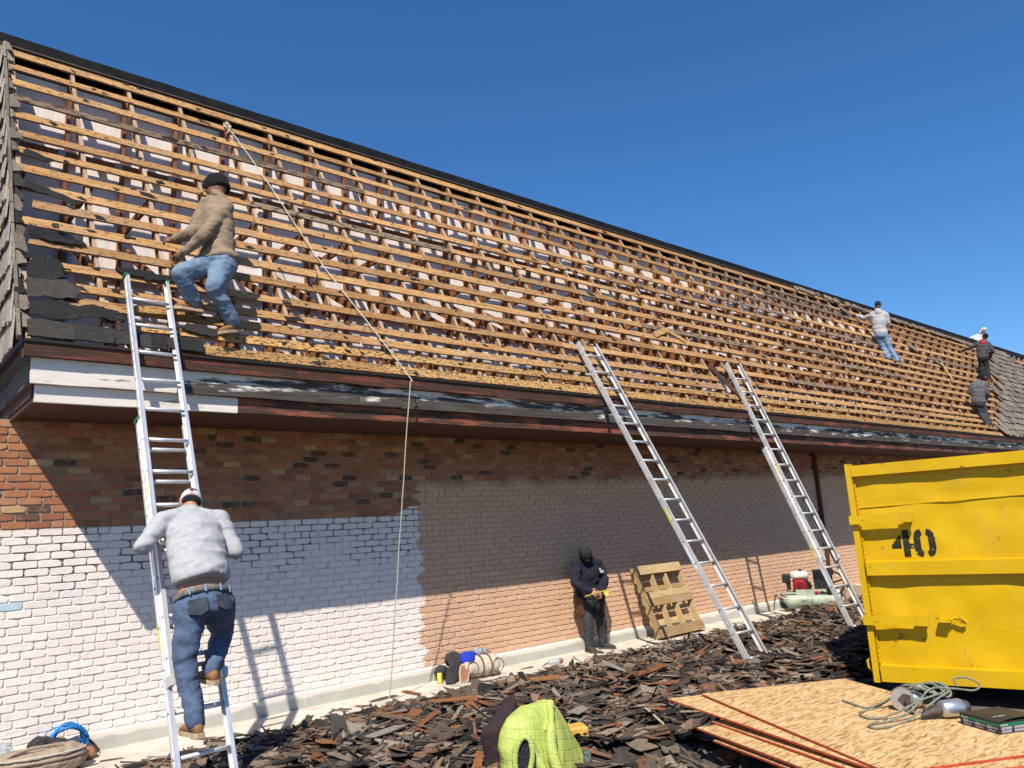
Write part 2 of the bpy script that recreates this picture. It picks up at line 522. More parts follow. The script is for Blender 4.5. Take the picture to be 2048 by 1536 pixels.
def osb():
    m, nt, bs = nodes_of('strand_board')
    base = position(nt, (1, 1, 1), 19.0)
    layers = []
    for k, (ang, sx, sy) in enumerate(((0.35, 12, 88), (1.0, 15, 76), (-.25, 11, 96))):
        mp = N(nt, 'ShaderNodeMapping'); mp.inputs['Rotation'].default_value = (0, 0, ang); mp.inputs['Scale'].default_value = (sx, sy, 1)
        wob = N(nt, 'ShaderNodeVectorMath', operation='ADD')
        nz = N(nt, 'ShaderNodeTexNoise'); nz.inputs['Scale'].default_value = 3.0; L(nt, base, nz.inputs['Vector'])
        sc_ = N(nt, 'ShaderNodeVectorMath', operation='SCALE'); sc_.inputs['Scale'].default_value = .12; L(nt, nz.outputs['Color'], sc_.inputs[0])
        L(nt, base, wob.inputs[0]); L(nt, sc_.outputs[0], wob.inputs[1]); L(nt, wob.outputs[0], mp.inputs[0])
        vo = N(nt, 'ShaderNodeTexVoronoi'); vo.inputs['Scale'].default_value = 1.0; L(nt, mp.outputs[0], vo.inputs['Vector'])
        sp = N(nt, 'ShaderNodeSeparateColor'); L(nt, vo.outputs['Color'], sp.inputs[0])
        layers.append((sp.outputs[0], sp.outputs[1], vo.outputs['Distance']))
    tones = [(0, (.24, .11, .035)), (.14, (.42, .23, .085)), (.3, (.54, .335, .135)), (.6, (.62, .42, .19)), (.82, (.68, .49, .25)), (.93, (.44, .25, .09)), (1, (.60, .43, .24))]
    c = [ramp(nt, l[0], tones) for l in layers]
    f1 = math_(nt, 'GREATER_THAN', layers[1][1], .52); f2 = math_(nt, 'GREATER_THAN', layers[2][1], .60)
    col = mix(nt, f2, mix(nt, f1, c[0], c[1]), c[2])
    dark = ramp(nt, tnoise(nt, position(nt, (13, 60, 1), 7.0, (0, 0, .45)), 1.0, 3, .6), [(.61, (0, 0, 0)), (.66, (.85, .85, .85))])
    col = mix(nt, dark, col, (.26, .13, .045))
    L(nt, col, bs.inputs['Base Color']); bs.inputs['Roughness'].default_value = .75
    bump(nt, bs, math_(nt, 'ADD', layers[0][0], layers[1][0]), .3, .003)
    return m
M['osb'] = osb()
M['osb_edge'] = plain('red_painted_edge', (.50, .070, .028), (.36, .05, .022), 25, .7)

def yellow():
    m, nt, bs = nodes_of('yellow_dumpster_paint')
    vec = position(nt, (1, 1, 1))
    col = ramp(nt, tnoise(nt, vec, 2.2, 5), [(.3, (.585, .362, .004)), (.7, (.50, .30, .004))])
    chip = tnoise(nt, vec, 9, 8, .72)
    big = tnoise(nt, vec, 1.6, 3)
    f = ramp(nt, math_(nt, 'ADD', chip, math_(nt, 'MULTIPLY', big, .35)), [(.82, (0, 0, 0)), (.85, (1, 1, 1))])
    col = mix(nt, f, col, mix(nt, tnoise(nt, vec, 50, 3), (.10, .035, .012), (.33, .14, .02)))
    run = ramp(nt, tnoise(nt, position(nt, (22, 22, .8)), 1.0, 4), [(.68, (0, 0, 0)), (.80, (.65, .65, .65))])
    col = mix(nt, run, col, (.55, .20, .006))
    dirt = ramp(nt, tnoise(nt, position(nt, (3, 3, 1.2)), 1.3, 6), [(.52, (0, 0, 0)), (.8, (.5, .5, .5))])
    col = mix(nt, dirt, col, (.44, .29, .04))
    L(nt, col, bs.inputs['Base Color']); bs.inputs['Roughness'].default_value = .42
    bs.inputs['Specular IOR Level'].default_value = .22
    bump(nt, bs, math_(nt, 'ADD', math_(nt, 'MULTIPLY', tnoise(nt, vec, 3.2, 3), 3.0), math_(nt, 'MULTIPLY', f, -.6)), .30, .012)
    return m
M['yellow'] = yellow()
M['stencil'] = plain('black_stencil', (.012, .012, .010), (.05, .04, .01), 22, .7, lo=.5, hi=.75)
M['under_steel'] = plain('dark_underframe', (.06, .04, .03), rough=.8)

M['skin'] = plain('skin', (.42, .215, .13), (.36, .175, .105), 20, .55)
M['skin_dark'] = plain('skin_dark', (.20, .095, .055), (.16, .075, .045), 20, .55)
M['hoodie_grey'] = plain('pale_grey_sweatshirt', (.40, .40, .405), (.34, .34, .35), 26, .95, bmp=.25, bscale=240)
M['hoodie_grey_far'] = plain('grey_hoodie', (.42, .41, .42), (.35, .34, .35), 20, .95, bmp=.2, bscale=200)
M['hoodie_white'] = plain('white_hoodie', (.62, .62, .66), (.5, .5, .55), 20, .95)
M['tan_jacket'] = plain('tan_work_jacket', (.27, .20, .135), (.20, .145, .095), 9, .9, bmp=.3, bscale=160)
M['navy_shirt'] = plain('navy_sweatshirt', (.016, .018, .030), (.011, .012, .02), 12, .95, bmp=.2, bscale=200)
M['charcoal_shirt'] = plain('charcoal_hoodie', (.075, .075, .08), (.055, .055, .06), 12, .95)
M['grey_shirt'] = plain('grey_sweater', (.12, .12, .135), (.09, .09, .10), 12, .95)
M['red_cloth'] = plain('red_cloth', (.42, .035, .04), rough=.9)
def denim(name, a, b, fade):
    m, nt, bs = nodes_of(name)
    vec = position(nt, (1, 1, 1))
    col = ramp(nt, tnoise(nt, vec, 5.5, 5, .6), [(.36, a), (.56, b), (.76, fade)])
    col = mix(nt, .18, col, ramp(nt, tnoise(nt, position(nt, (300, 300, 90)), 1, 2), [(.3, (.02, .03, .06)), (.7, (.5, .55, .65))]))
    L(nt, col, bs.inputs['Base Color']); bs.inputs['Roughness'].default_value = .9
    bump(nt, bs, tnoise(nt, vec, 190, 2), .25, .003)
    return m
M['denim_dark'] = denim('dark_blue_denim', (.012, .028, .075), (.031, .066, .145), (.085, .14, .235))
M['denim_light'] = denim('faded_blue_denim', (.075, .135, .215), (.135, .215, .30), (.25, .315, .37))
M['denim_mid'] = denim('blue_denim', (.08, .15, .27), (.14, .24, .38), (.24, .34, .46))
M['black_trousers'] = plain('black_trousers', (.014, .014, .016), (.022, .022, .025), 9, .9)
M['slate_trousers'] = plain('charcoal_work_trousers', (.052, .05, .056), (.036, .035, .040), 9, .9, bmp=.2, bscale=160)
M['boot'] = plain('tan_boot', (.30, .14, .055), (.20, .09, .035), 22, .8, bmp=.2)
M['boot_dark'] = plain('dark_shoe', (.045, .036, .032), (.07, .055, .045), 22, .8)
M['sole'] = plain('boot_sole', (.50, .38, .24), (.36, .27, .17), 22, .8)
M['sole_dark'] = plain('dark_sole', (.10, .08, .06), rough=.8)
M['knit'] = plain('black_knit', (.008, .008, .010), rough=.98, bmp=.5, bscale=220)
M['olive_knit'] = plain('dark_olive_cap', (.032, .032, .028), rough=.95, bmp=.4, bscale=220)
M['cap_white'] = plain('white_cap', (.70, .64, .64), (.52, .45, .46), 30, .85)
M['belt'] = plain('grey_leather_belt', (.16, .145, .125), (.10, .09, .08), 20, .6)
M['leather'] = plain('brown_leather', (.12, .055, .03), (.07, .03, .018), 18, .6)
M['black_cloth'] = plain('black_cloth', (.012, .012, .013), rough=.95)
M['white_print'] = plain('white_print', (.75, .75, .78), rough=.8)
M['patch_dark'] = plain('dark_back_pocket', (.022, .028, .042), (.05, .06, .075), 14, .9)

M['pallet'] = wood('pallet_pine', [(.28, (.34, .22, .10)), (.5, (.50, .35, .17)), (.75, (.60, .45, .25))], grain=(2, 40, 40), stain=(.36, .26, .15), fleck=.0, vary=.45)
M['tank'] = plain('pale_green_tank', (.42, .47, .38), (.30, .34, .25), 9, .5)
M['engine_red'] = plain('red_engine_cover', (.52, .012, .025), rough=.4)
M['engine_white'] = plain('white_fuel_tank', (.72, .69, .62), rough=.5)
M['engine_black'] = plain('black_engine', (.014, .013, .014), (.03, .028, .027), 20, .5)
M['steel'] = plain('brushed_steel', (.62, .62, .63), (.48, .48, .50), 14, .33, .8, spec=.5)
M['tool_dark'] = plain('dark_tool_body', (.045, .032, .028), (.085, .06, .05), 18, .6)
M['card_black'] = plain('printed_carton', (.022, .021, .023), (.03, .029, .03), 10, .45)
M['card_green'] = plain('green_print', (.012, .17, .075), rough=.45)
M['card_grey'] = plain('grey_print', (.30, .29, .32), (.22, .21, .24), 60, .5)
M['card_white'] = plain('white_lettering', (.75, .76, .78), rough=.5)
M['card_inside'] = plain('carton_edge', (.42, .30, .19), rough=.9)
M['foam'] = plain('yellow_foam', (.60, .36, .075), (.52, .29, .055), 9, .9, bmp=.3)
M['beige_canvas'] = plain('beige_canvas', (.56, .47, .37), (.44, .36, .28), 10, .9, bmp=.2, bscale=150)
M['beige_trim'] = plain('brown_strap', (.14, .09, .065), rough=.85)
M['duffel'] = plain('taupe_duffel', (.34, .26, .19), (.25, .19, .14), 10, .8, bmp=.2, bscale=150)
M['blue_cloth'] = plain('royal_blue_cloth', (.012, .04, .42), (.010, .03, .30), 10, .8)
M['dark_cloth'] = plain('dark_grey_cloth', (.045, .04, .042), (.03, .027, .028), 10, .95)
M['print_cloth'] = plain('grey_patterned_cloth', (.36, .36, .40), (.12, .12, .14), 55, .9, lo=.45, hi=.55)
M['maroon_cloth'] = plain('dark_maroon_cloth', (.040, .021, .023), (.028, .016, .018), 12, .95, bmp=.25, bscale=180)
M['pad_brown'] = plain('brown_pad', (.30, .14, .075), (.24, .11, .06), 20, .8)
M['clear'] = None
def clear_plastic():
    m, nt, bs = nodes_of('clear_plastic')
    bs.inputs['Base Color'].default_value = (.75, .80, .86, 1)
    bs.inputs['Roughness'].default_value = .12
    bs.inputs['Transmission Weight'].default_value = .75
    bs.inputs['IOR'].default_value = 1.25
    bump(nt, bs, tnoise(nt, position(nt), 25, 4), .8, .01)
    return m
M['clear'] = clear_plastic()
M['fur'] = plain('black_pile_lining', (.008, .009, .014), (.03, .032, .045), 60, .95, bmp=1.0, bscale=90)

def quilt():
    m, nt, bs = nodes_of('lime_quilted_nylon')
    vec = position(nt, (1, 1, 1))
    col = ramp(nt, tnoise(nt, vec, 6, 4), [(.3, (.44, .50, .12)), (.7, (.37, .43, .10))])
    sp = N(nt, 'ShaderNodeSeparateXYZ'); L(nt, vec, sp.inputs[0])
    X, Y, Z = sp.outputs
    wob = math_(nt, 'MULTIPLY', tnoise(nt, vec, 5, 2), .05)
    a = math_(nt, 'ADD', math_(nt, 'ADD', math_(nt, 'MULTIPLY', X, .86), math_(nt, 'MULTIPLY', Y, -.51)), wob)
    b = math_(nt, 'ADD', math_(nt, 'ADD', Z, math_(nt, 'MULTIPLY', X, .20)), wob)
    lines = None
    for q, per in ((a, .056), (b, .070)):
        t = math_(nt, 'ABSOLUTE', math_(nt, 'SUBTRACT', math_(nt, 'FRACT', math_(nt, 'DIVIDE', q, per)), .5))
        dome = math_(nt, 'SUBTRACT', 1.0, math_(nt, 'POWER', math_(nt, 'MULTIPLY', t, 2.0), 12.0))
        lines = dome if lines is None else math_(nt, 'MINIMUM', lines, dome)
    L(nt, col, bs.inputs['Base Color']); bs.inputs['Roughness'].default_value = .5
    bs.inputs['Specular IOR Level'].default_value = .35
    bump(nt, bs, math_(nt, 'ADD', lines, math_(nt, 'MULTIPLY', tnoise(nt, vec, 40, 3, .5), .45)), .42, .009)
    return m
M['quilt'] = quilt()
M['tag_dark'] = plain('dark_woven_label', (.03, .05, .045), (.2, .22, .22), 60, .7)

# ---------------------------------------------------------------- ground, walkway
CAM = Vector((0, -8.545, 1.80))
gg = G()
xs = [-150, -40, -10, 0, 4, 8, 12, 20, 60, 150]
ys = [-150, -40, -12, -8, -5, -3, -1, .3, 10, 60, 150]
vs = [(x, y, -.025) for y in ys for x in xs]
fs = [(j*len(xs)+i, j*len(xs)+i+1, (j+1)*len(xs)+i+1, (j+1)*len(xs)+i) for j in range(len(ys)-1) for i in range(len(xs)-1)]
gg.add(vs, fs)
ground = obj('ground', gg, M['asphalt'], kind='structure')

walk_base = G().abox(-6, 46, -.86, -.035, -.02, -.006)
walkway = obj('walkway', walk_base, M['concrete'], kind='structure', origin=(5, -.4, -.02))
x = -6.0
while x < 45:
    g = G()
    ln = 1.83
    y0 = -.845 + RND.uniform(-.01, .01)
    g.abox(x + .006, x + ln - .006, y0, -.036, -.019, .0 + RND.uniform(-.003, .001))
    obj('paving_slab', g, M['concrete'], walkway)
    x += ln

# ---------------------------------------------------------------- the building
bld = thing('brick_building', (6, 1.0, 0), 'long brick building with half painted wall and stripped mansard roof', 'building')

wall_g = G().abox(-6, 46, 0, .30, -.02, 3.12)
wall = obj('brick_wall', wall_g, M['mortar'], bld)
pg = G()
prof = [(-.0015, -.02), (-.034, -.02), (-.034, .150), (-.026, .168), (-.0015, .176)]
n = len(prof); px = np.linspace(-6, 46, 105)
pv = []; pf = []
for i, xx in enumerate(px):
    wob = .006 * noise.noise(Vector((xx * 1.7, 0, 0)))
    for j, (yy, zz) in enumerate(prof):
        pv.append((xx, yy, zz + (wob if j >= 2 else 0)))
for i in range(len(px) - 1):
    for j in range(n - 1):
        pf.append((i*n+j, (i+1)*n+j, (i+1)*n+j+1, i*n+j+1))
pg.add(pv, pf)
obj('plinth', pg, M['plinth'], bld)

def brick_geo(l, h, rnd, g=None, c=(0, 0, 0), pts=12, worn=1.0):
    """front half of a brick: jittered outline, proud of the wall face (towards -y)"""
    g = g if g is not None else G()
    hl, hh = l / 2, h / 2
    out = []
    e = [(-.5, -1), (0, -1), (.5, -1), (.94, -.93), (1, 0), (.94, .93), (.5, 1), (0, 1), (-.5, 1), (-.94, .93), (-1, 0), (-.94, -.93)]
    if pts == 8: e = [(-.5, -1), (.5, -1), (1, -.85), (1, .85), (.5, 1), (-.5, 1), (-1, .85), (-1, -.85)]
    for ex, ez in e:
        jx = rnd.uniform(-.004, .003) * worn; jz = rnd.uniform(-.003, .002) * worn
        if abs(ex) > .9 and abs(ez) > .8 and rnd.random() < .12: jx -= .013; jz -= .009
        out.append(((hl + jx) * ex, (hh + jz) * ez))
    k = len(out)
    d = .0095 + rnd.uniform(-.0025, .003)
    b = [(c[0] + x, c[1] + .001, c[2] + z) for x, z in out]
    m1 = [(c[0] + x, c[1] - d + .0022, c[2] + z) for x, z in out]
    fr = [(c[0] + x - math.copysign(min(.0026, abs(x)), x), c[1] - d + rnd.uniform(-.0012, .0012), c[2] + z - math.copysign(min(.0026, abs(z)), z)) for x, z in out]
    fs = []
    for i in range(k):
        j = (i + 1) % k
        fs.append((i, j, k + j, k + i)); fs.append((k + i, k + j, 2*k + j, 2*k + i))
    fs.append(tuple(2*k + i for i in range(k)))
    g.add(b + m1 + fr, fs)
    return g

COURSE, PITCH, Z0, JOINT = .0735, .2052, .176, .0095
slots = []
for r in range(40):
    z = Z0 + COURSE * (r + .5)
    x = -4.0 + (PITCH / 2 if r % 2 else 0) + RND.uniform(-.018, .018)
    for i in range(int((26 + 4) / PITCH)):
        if RND.random() < .03:                       # two half bricks
            for q in (.25, .75): slots.append((x + PITCH * (i + q), z, PITCH / 2 - JOINT))
        else:
            slots.append((x + PITCH * (i + .5) + RND.uniform(-.003, .003), z + RND.uniform(-.0015, .0015), PITCH - JOINT + RND.uniform(-.004, .002)))
def showing(s):
    d = (Vector((s[0], 0, s[1])) - CAM)
    hid = 0 if s[0] > 1.08 else 50
    return d.length + hid
order = sorted(range(len(slots)), key=lambda i: showing(slots[i]))
single = set(order[:298])
shapes = [brick_geo(PITCH - JOINT, COURSE - .0090, RND).mesh('brick') for _ in range(14)]
for me in shapes: me.materials.append(M['brick'])
rest = G()
for i, (x, z, l) in enumerate(slots):
    if i in single:
        o = link('brick', RND.choice(shapes), None, wall)
        o.location = Vector((x, 0, z)) - bld.location
        o.scale.x = l / (PITCH - JOINT)
        if abs(x - 1.16) < PITCH / 2 and abs(z - 1.385) < COURSE / 2:      # one brick someone painted pale blue
            o.data = o.data.copy(); o.data.materials.clear(); o.data.materials.append(M['blue_brick'])
            o['label'] = 'pale blue painted brick'
    else:
        brick_geo(l, COURSE - .0090, RND, rest, (x, 0, z), 12 if x < 8 else 8, 1.0)
obj('brick_courses', rest, M['brick'], wall, kind='stuff')

# soffit
x = 1.14
while x < 45:
    ln = 2.44
    obj('soffit_panel', G().abox(x + .002, x + ln - .002, -1.18, -.003, 3.121, 3.135), M['soffit'], bld)
    x += ln
obj('attic_floor', G().abox(1.14, 45, 0, 1.30, 3.125, 3.15), M['soffit'], bld)

# fascia boards along the eave, three stepped courses
def board_run(y0, y1, z0, z1, xs, mats, name, jit=.004):
    for (xa, xb), m in zip(xs, mats):
        g = G()
        k = max(3, int((xb - xa) / .25))
        ring = []
        vsb = []; fsb = []
        for i in range(k + 1):
            xx = xa + (xb - xa) * i / k
            dz0 = RND.uniform(-jit, jit); dz1 = RND.uniform(-jit, jit); dy = RND.uniform(-.002, .002)
            vsb += [(xx, y0 + dy, z0 + dz0), (xx, y1, z0 + dz0), (xx, y1, z1 + dz1), (xx, y0 + dy, z1 + dz1)]
        for i in range(k):
            for j in range(4):
                fsb.append((4*i+j, 4*i+(j+1) % 4, 4*(i+1)+(j+1) % 4, 4*(i+1)+j))
        fsb.append((3, 2, 1, 0)); fsb.append(tuple(4*k + q for q in range(4)))
        g.add(vsb, [tuple(reversed(f)) for f in fsb])
        obj(name, g, m, bld)

def runs(start, ends):
    out = []; a = start
    for e in ends:
        out.append((a + .0015, e - .0015)); a = e
    return out
r1 = runs(1.035, [3.43, 6.1, 8.9, 12.4, 15.9, 19.6, 23.3, 27.0, 31, 35, 40, 45])
board_run(-1.320, -1.285, 3.456, 3.572, r1, [M['fascia_red']] * len(r1), 'fascia_board')
r2 = runs(1.10, [2.27, 4.72, 8.1, 11.8, 15.3, 18.9, 22.6, 26.2, 30, 35, 40, 45])
board_run(-1.262, -1.222, 3.240, 3.454, r2, [M['fascia_white']] + [M['fascia_old']] * (len(r2) - 1), 'fascia_board')
r3 = runs(1.145, [2.86, 4.82, 6.9, 10.6, 14.1, 17.8, 21.5, 25, 29, 35, 40, 45])
board_run(-1.212, -1.172, 3.092, 3.238, r3, [M['fascia_white']] + [M['fascia_low']] * (len(r3) - 1), 'fascia_board')
obj('fascia_backing', G().abox(1.15, 45, -1.282, -1.265, 3.455, 3.60).abox(1.15, 45, -1.22, -1.17, 3.24, 3.45), M['drip'], bld)
obj('drip_edge', G().abox(1.03, 45, -1.336, -1.28, 3.574, 3.598), M['drip'], bld)
# the same boards turn the corner and run back along the gable
obj('gable_fascia', G().abox(1.028, 1.060, -1.283, 6, 3.44, 3.572), M['fascia_side'], bld)
obj('gable_fascia', G().abox(1.088, 1.128, -1.220, 6, 3.235, 3.438), M['fascia_side'], bld)
obj('gable_fascia', G().abox(1.142, 1.175, -1.170, -.004, 3.095, 3.233), M['soffit'], bld)
obj('gable_backing', G().abox(1.129, 1.141, -1.16, 6, 3.14, 3.45), M['soffit'], bld)

# ---------------------------------------------------------------- mansard: everything in (along x, up the slope, out of the slope)
CA, SA = .5, math.sqrt(.75)
US = Vector((0, CA, SA)); UN = Vector((0, -SA, CA))
def RP(x, s, n=0.0):
    return Vector((x, -1.30, 3.60)) + US * s + UN * n

EDGE = lambda s: 24.5 + 1.72 * s            # where the old shakes still lie
BACK_Y = 1.14

# white sheathing behind the frame
x = 1.06
while x < 45:
    ln = 1.2192
    g = G().abox(x + .003, x + ln - .003, BACK_Y, BACK_Y + .018, 3.16, 7.36)
    k = x
    obj('sheathing_panel', g, M['siding'], bld)
    x += ln
obj('sheathing_backing', G().abox(1.06, 45, BACK_Y + .03, BACK_Y + .06, 3.0, 7.55), M['drip'], bld)
# flat roof and parapet top behind
obj('flat_roof', G().abox(1.02, 46, 1.16, 9, 7.52, 7.60), M['cap'], bld)
obj('roof_end_closure', G().abox(45, 45.2, -1.2, 9, 3.1, 7.5), M['drip'], bld)

# rafters, studs, ties, braces
RX = [1.072 + .6096 * k for k in range(0, 60)]
def two_mat_rafter():
    g = G()
    hw = .021
    s0, s1 = .02, 4.62
    n0, n1 = -.024, -.118
    P = lambda x, s, n: US * s + UN * n + Vector((x, 0, 0))
    a = [P(-hw, s0, n0), P(hw, s0, n0), P(hw, s1, n0), P(-hw, s1, n0)]
    b = [P(-hw, s0, n1), P(hw, s0, n1), P(hw, s1, n1), P(-hw, s1, n1)]
    g.add(a + b, [(0, 1, 2, 3)], 1)
    g.add(a + b, [(7, 6, 5, 4), (0, 4, 5, 1), (1, 5, 6, 2), (2, 6, 7, 3), (3, 7, 4, 0)], 0)
    return g
raf_me = two_mat_rafter().mesh('rafter'); raf_me.materials.append(M['rafter']); raf_me.materials.append(M['rafter_edge'])
stud_me = G().abox(-.019, .019, BACK_Y - .094, BACK_Y - .004, 3.155, 7.50).mesh('stud'); stud_me.materials.append(M['stud'])
tie_g = G()
zt = 5.62
yt = -1.30 + (zt - 3.6) / SA * CA
tie_g.abox(.023, .061, yt + .05, BACK_Y - .006, zt - .045, zt + .045)
tie_me = tie_g.mesh('tie_beam'); tie_me.materials.append(M['stud'])
br_g = G()
pa = Vector((0.042, -.85, 4.30)); pb = Vector((0.042, .98, 5.36))
dv = (pb - pa).normalized()
br_g.box((pa + pb) / 2, (.019, 0, 0), dv * ((pb - pa).length / 2), Vector((0, -dv.z, dv.y)) * .042)
pa = Vector((-0.042, -.95, 3.40)); pb = Vector((-0.042, .95, 4.40))
dv = (pb - pa).normalized()
br_g.box((pa + pb) / 2, (.019, 0, 0), dv * ((pb - pa).length / 2), Vector((0, -dv.z, dv.y)) * .042)
br_me = br_g.mesh('brace'); br_me.materials.append(M['stud'])
for k, x in enumerate(RX):
    if x > 37: break
    o = link('rafter', raf_me, None, bld)
    o.location = Vector((x + RND.uniform(-.008, .008), -1.30, 3.60)) - bld.location
    for nm, me in (('stud', stud_me), ('tie_beam', tie_me), ('brace', br_me)):
        if k == 0 and nm == 'brace': continue
        o = link(nm, me, None, bld)
        o.location = Vector((x, 0, 0)) - bld.location
# nailers between the studs
for z in (5.05, 6.42):
    x = 1.10
    while x < 38:
        ln = 2.42
        obj('nailer', G().abox(x, x + ln - .004, BACK_Y - .14, BACK_Y - .098, z - .045, z + .045), M['stud'], bld)
        x += ln
hang = G()
for x in RX[:40]:
    hang.abox(x - .10, x - .022, BACK_Y - .150, BACK_Y - .142, 6.36, 6.47)
obj('joist_hanger', hang, M['gang_metal'], bld, kind='stuff')
# utility pipe on the sheathing, seen through the battens
obj('conduit', G().tube([(4.05, BACK_Y - .05, 3.2), (4.05, BACK_Y - .05, 6.3)], .035, 10), M['sticker_white'], bld)
obj('conduit', G().tube([(1.78, BACK_Y - .06, 3.3), (1.78, BACK_Y - .06, 5.9)], .05, 10), M['sticker_white'], bld)

# battens
def plank(L_, wd, t, rnd, jit=.003, notch=.0, seg=.12):
    """lath along +x from 0 to L_, width along y, thickness along z (front at z=0)"""
    k = max(3, int(L_ / seg))
    g = G(); vs = []; fs = []
    bow = rnd.uniform(-.006, .006)
    for i in range(k + 1):
        q = i / k
        x = L_ * q
        b = bow * math.sin(q * math.pi)
        a0 = rnd.uniform(-jit, jit); a1 = rnd.uniform(-jit, jit)
        if notch and rnd.random() < notch: a1 -= rnd.uniform(.006, .03)
        x0 = x + (rnd.uniform(-.03, .02) if i in (0, k) else 0)
        dz = rnd.uniform(-.0015, .0015)
        vs += [(x0, -wd/2 + a0 + b, dz), (x, wd/2 + a1 + b, dz), (x, wd/2 + a1 + b, -t), (x0, -wd/2 + a0 + b, -t)]
    for i in range(k):
        for j in range(4):
            fs.append((4*i+j, 4*(i+1)+j, 4*(i+1)+(j+1) % 4, 4*i+(j+1) % 4))
    fs.append((0, 1, 2, 3)); fs.append((4*k+3, 4*k+2, 4*k+1, 4*k))
    g.add(vs, [tuple(reversed(f)) for f in fs])
    return g

ROWS = [.085, .30, .52, .70, .97, 1.25, 1.53, 1.80, 2.07, 2.35, 2.645, 2.935, 3.26, 3.585, 3.895, 4.20, 4.50]
LEFT = [2.12, 1.95, 1.35, 1.42, 1.17, 1.18, 1.12, 1.22, 1.15, 1.12, 1.13, 1.1, 1.09, 1.10, 1.08, 1.07, 1.04]
RB = random.Random(5)
rows_geo = {}
def put_batten(xa, xb, s, wd, mat, n=0.0, tilt=0.0, notch=.03):
    g = plank(xb - xa, wd, .021, RB, notch=notch)
    ca, sa = math.cos(tilt), math.sin(tilt)
    g.v = [tuple(RP(xa + vx * ca - vy * sa, s + vy * ca + vx * sa, n + vz)) for vx, vy, vz in g.v]
    obj('batten', g, mat, bld)
for ri, s in enumerate(ROWS):
    x = LEFT[ri] - (.05 if ri > 3 else 0)
    wd = .125 if ri == 0 else (.165 if ri == 16 else RB.uniform(.098, .120))
    end = EDGE(s) + RB.uniform(-.5, .4)
    gap = (11.42 + .12 * (1.1 - s), 11.62 + .5 * (1.1 - s)) if ri in (2, 3, 4) else None
    jitter = RB.uniform(-.012, .012)
    while x < end:
        ln = RB.choice((2.4, 3.0, 3.6, 4.3))
        xb = min(x + ln, end)
        if gap and x < gap[0] < xb: xb = gap[0]
        mat = M['batten_low'] if ri < 2 else (M['batten_grey'] if RB.random() < .10 or (ri == 4 and 8 < x < 11.5) else M['batten'])
        if xb - x > .2:
            put_batten(x, xb - .004, s + jitter + RB.uniform(-.006, .006), wd * RB.uniform(.95, 1.04), mat, n=.001 * (ri % 2), tilt=RB.uniform(-.002, .002), notch=.30 if ri == 16 else .04)
        x = xb
        if gap and abs(x - gap[0]) < 1e-6: x = gap[1]; gap = None
# bare laths again beyond the patch of old shakes
for s in (3.585, 3.895, 4.20):
    put_batten(EDGE(s) + 2.3 + (4.2 - s) * 3.2, 42, s, .11, M['batten'])
# broken pieces of lath
def loose_batten(x, s, ln, wd, ang, n, mat):
    g = plank(ln, wd, .02, RB, jit=.006)
    ca, sa = math.cos(ang), math.sin(ang)
    g.v = [tuple(RP(x + vx * ca - vy * sa, s + vy * ca + vx * sa, n + vz)) for vx, vy, vz in g.v]
    obj('broken_batten', g, mat, bld)
loose_batten(10.35, 1.56, .55, .10, .42, .024, M['batten'])
loose_batten(10.75, 1.80, .50, .10, -.50, .026, M['batten'])
loose_batten(1.95, .50, .55, .10, .10, .024, M['batten_low'])
loose_batten(11.45, .98, .9, .13, -1.12, .03, M['fascia_red'])

# ridge: torn underlay below, black membrane cap with a thin metal lip
x = .86
while x < 45:
    ln = RB.choice((2.2, 3.0, 3.7))
    k = int(ln / .15)
    g = G(); vs = []; fs = []
    for i in range(k + 1):
        xx = x + ln * i / k
        wv = .020 * noise.noise(Vector((xx * .8, 3, 0))) + .010 * noise.noise(Vector((xx * 3.1, 7, 0)))
        sag = .02 * noise.noise(Vector((xx * 1.3, 1, 5)))
        vs += [tuple(RP(xx, 4.575 + sag * .4, -.015)), tuple(RP(xx, 4.575 + sag * .4, .03)), tuple(RP(xx, 4.775 + wv, .045)), tuple(RP(xx, 4.775 + wv, -.06)), tuple(RP(xx, 4.60, -.05))]
    for i in range(k):
        for j in range(5):
            fs.append((5*i+j, 5*i+(j+1) % 5, 5*(i+1)+(j+1) % 5, 5*(i+1)+j))
    fs.append((4, 3, 2, 1, 0)); fs.append(tuple(5*k + q for q in range(5)))
    g.add(vs, [tuple(reversed(f)) for f in fs])
    obj('ridge_cap', g, M['cap'], bld)
    lg = G().tube([tuple(RP(x + ln * i / 6, 4.568 + .01 * noise.noise(Vector(((x + ln * i / 6) * 1.1, 2, 2))), .026)) for i in range(7)], .009, 5)
    obj('ridge_lip', lg, M['cap_lip'], bld)
    x += ln + .004

# old shakes: joined outline helper on the slope
def ragged(poly, th, place, rnd, jag=.01, sub=3):
    """irregular flat piece: outline poly (x, s) roughened, thickness th, placed by place(x, s, n)"""
    pts = []
    for i in range(len(poly)):
        a = poly[i]; b = poly[(i+1) % len(poly)]
        for q in range(sub):
            t = q / sub
            pts.append((a[0] + (b[0]-a[0]) * t + rnd.uniform(-jag, jag), a[1] + (b[1]-a[1]) * t + rnd.uniform(-jag, jag)))
    top = [place(px_, ps_, th + rnd.uniform(-.003, .006)) for px_, ps_ in pts]
    bot = [place(px_, ps_, 0) for px_, ps_ in pts]
    k = len(pts)
    g = G()
    c = place(sum(p[0] for p in pts) / k, sum(p[1] for p in pts) / k, th)
    fs = [(i, (i+1) % k, 2*k) for i in range(k)] + [((i+1) % k, i, k + i, k + (i+1) % k) for i in range(k)]
    g.add(top + bot + [c], fs)
    return g

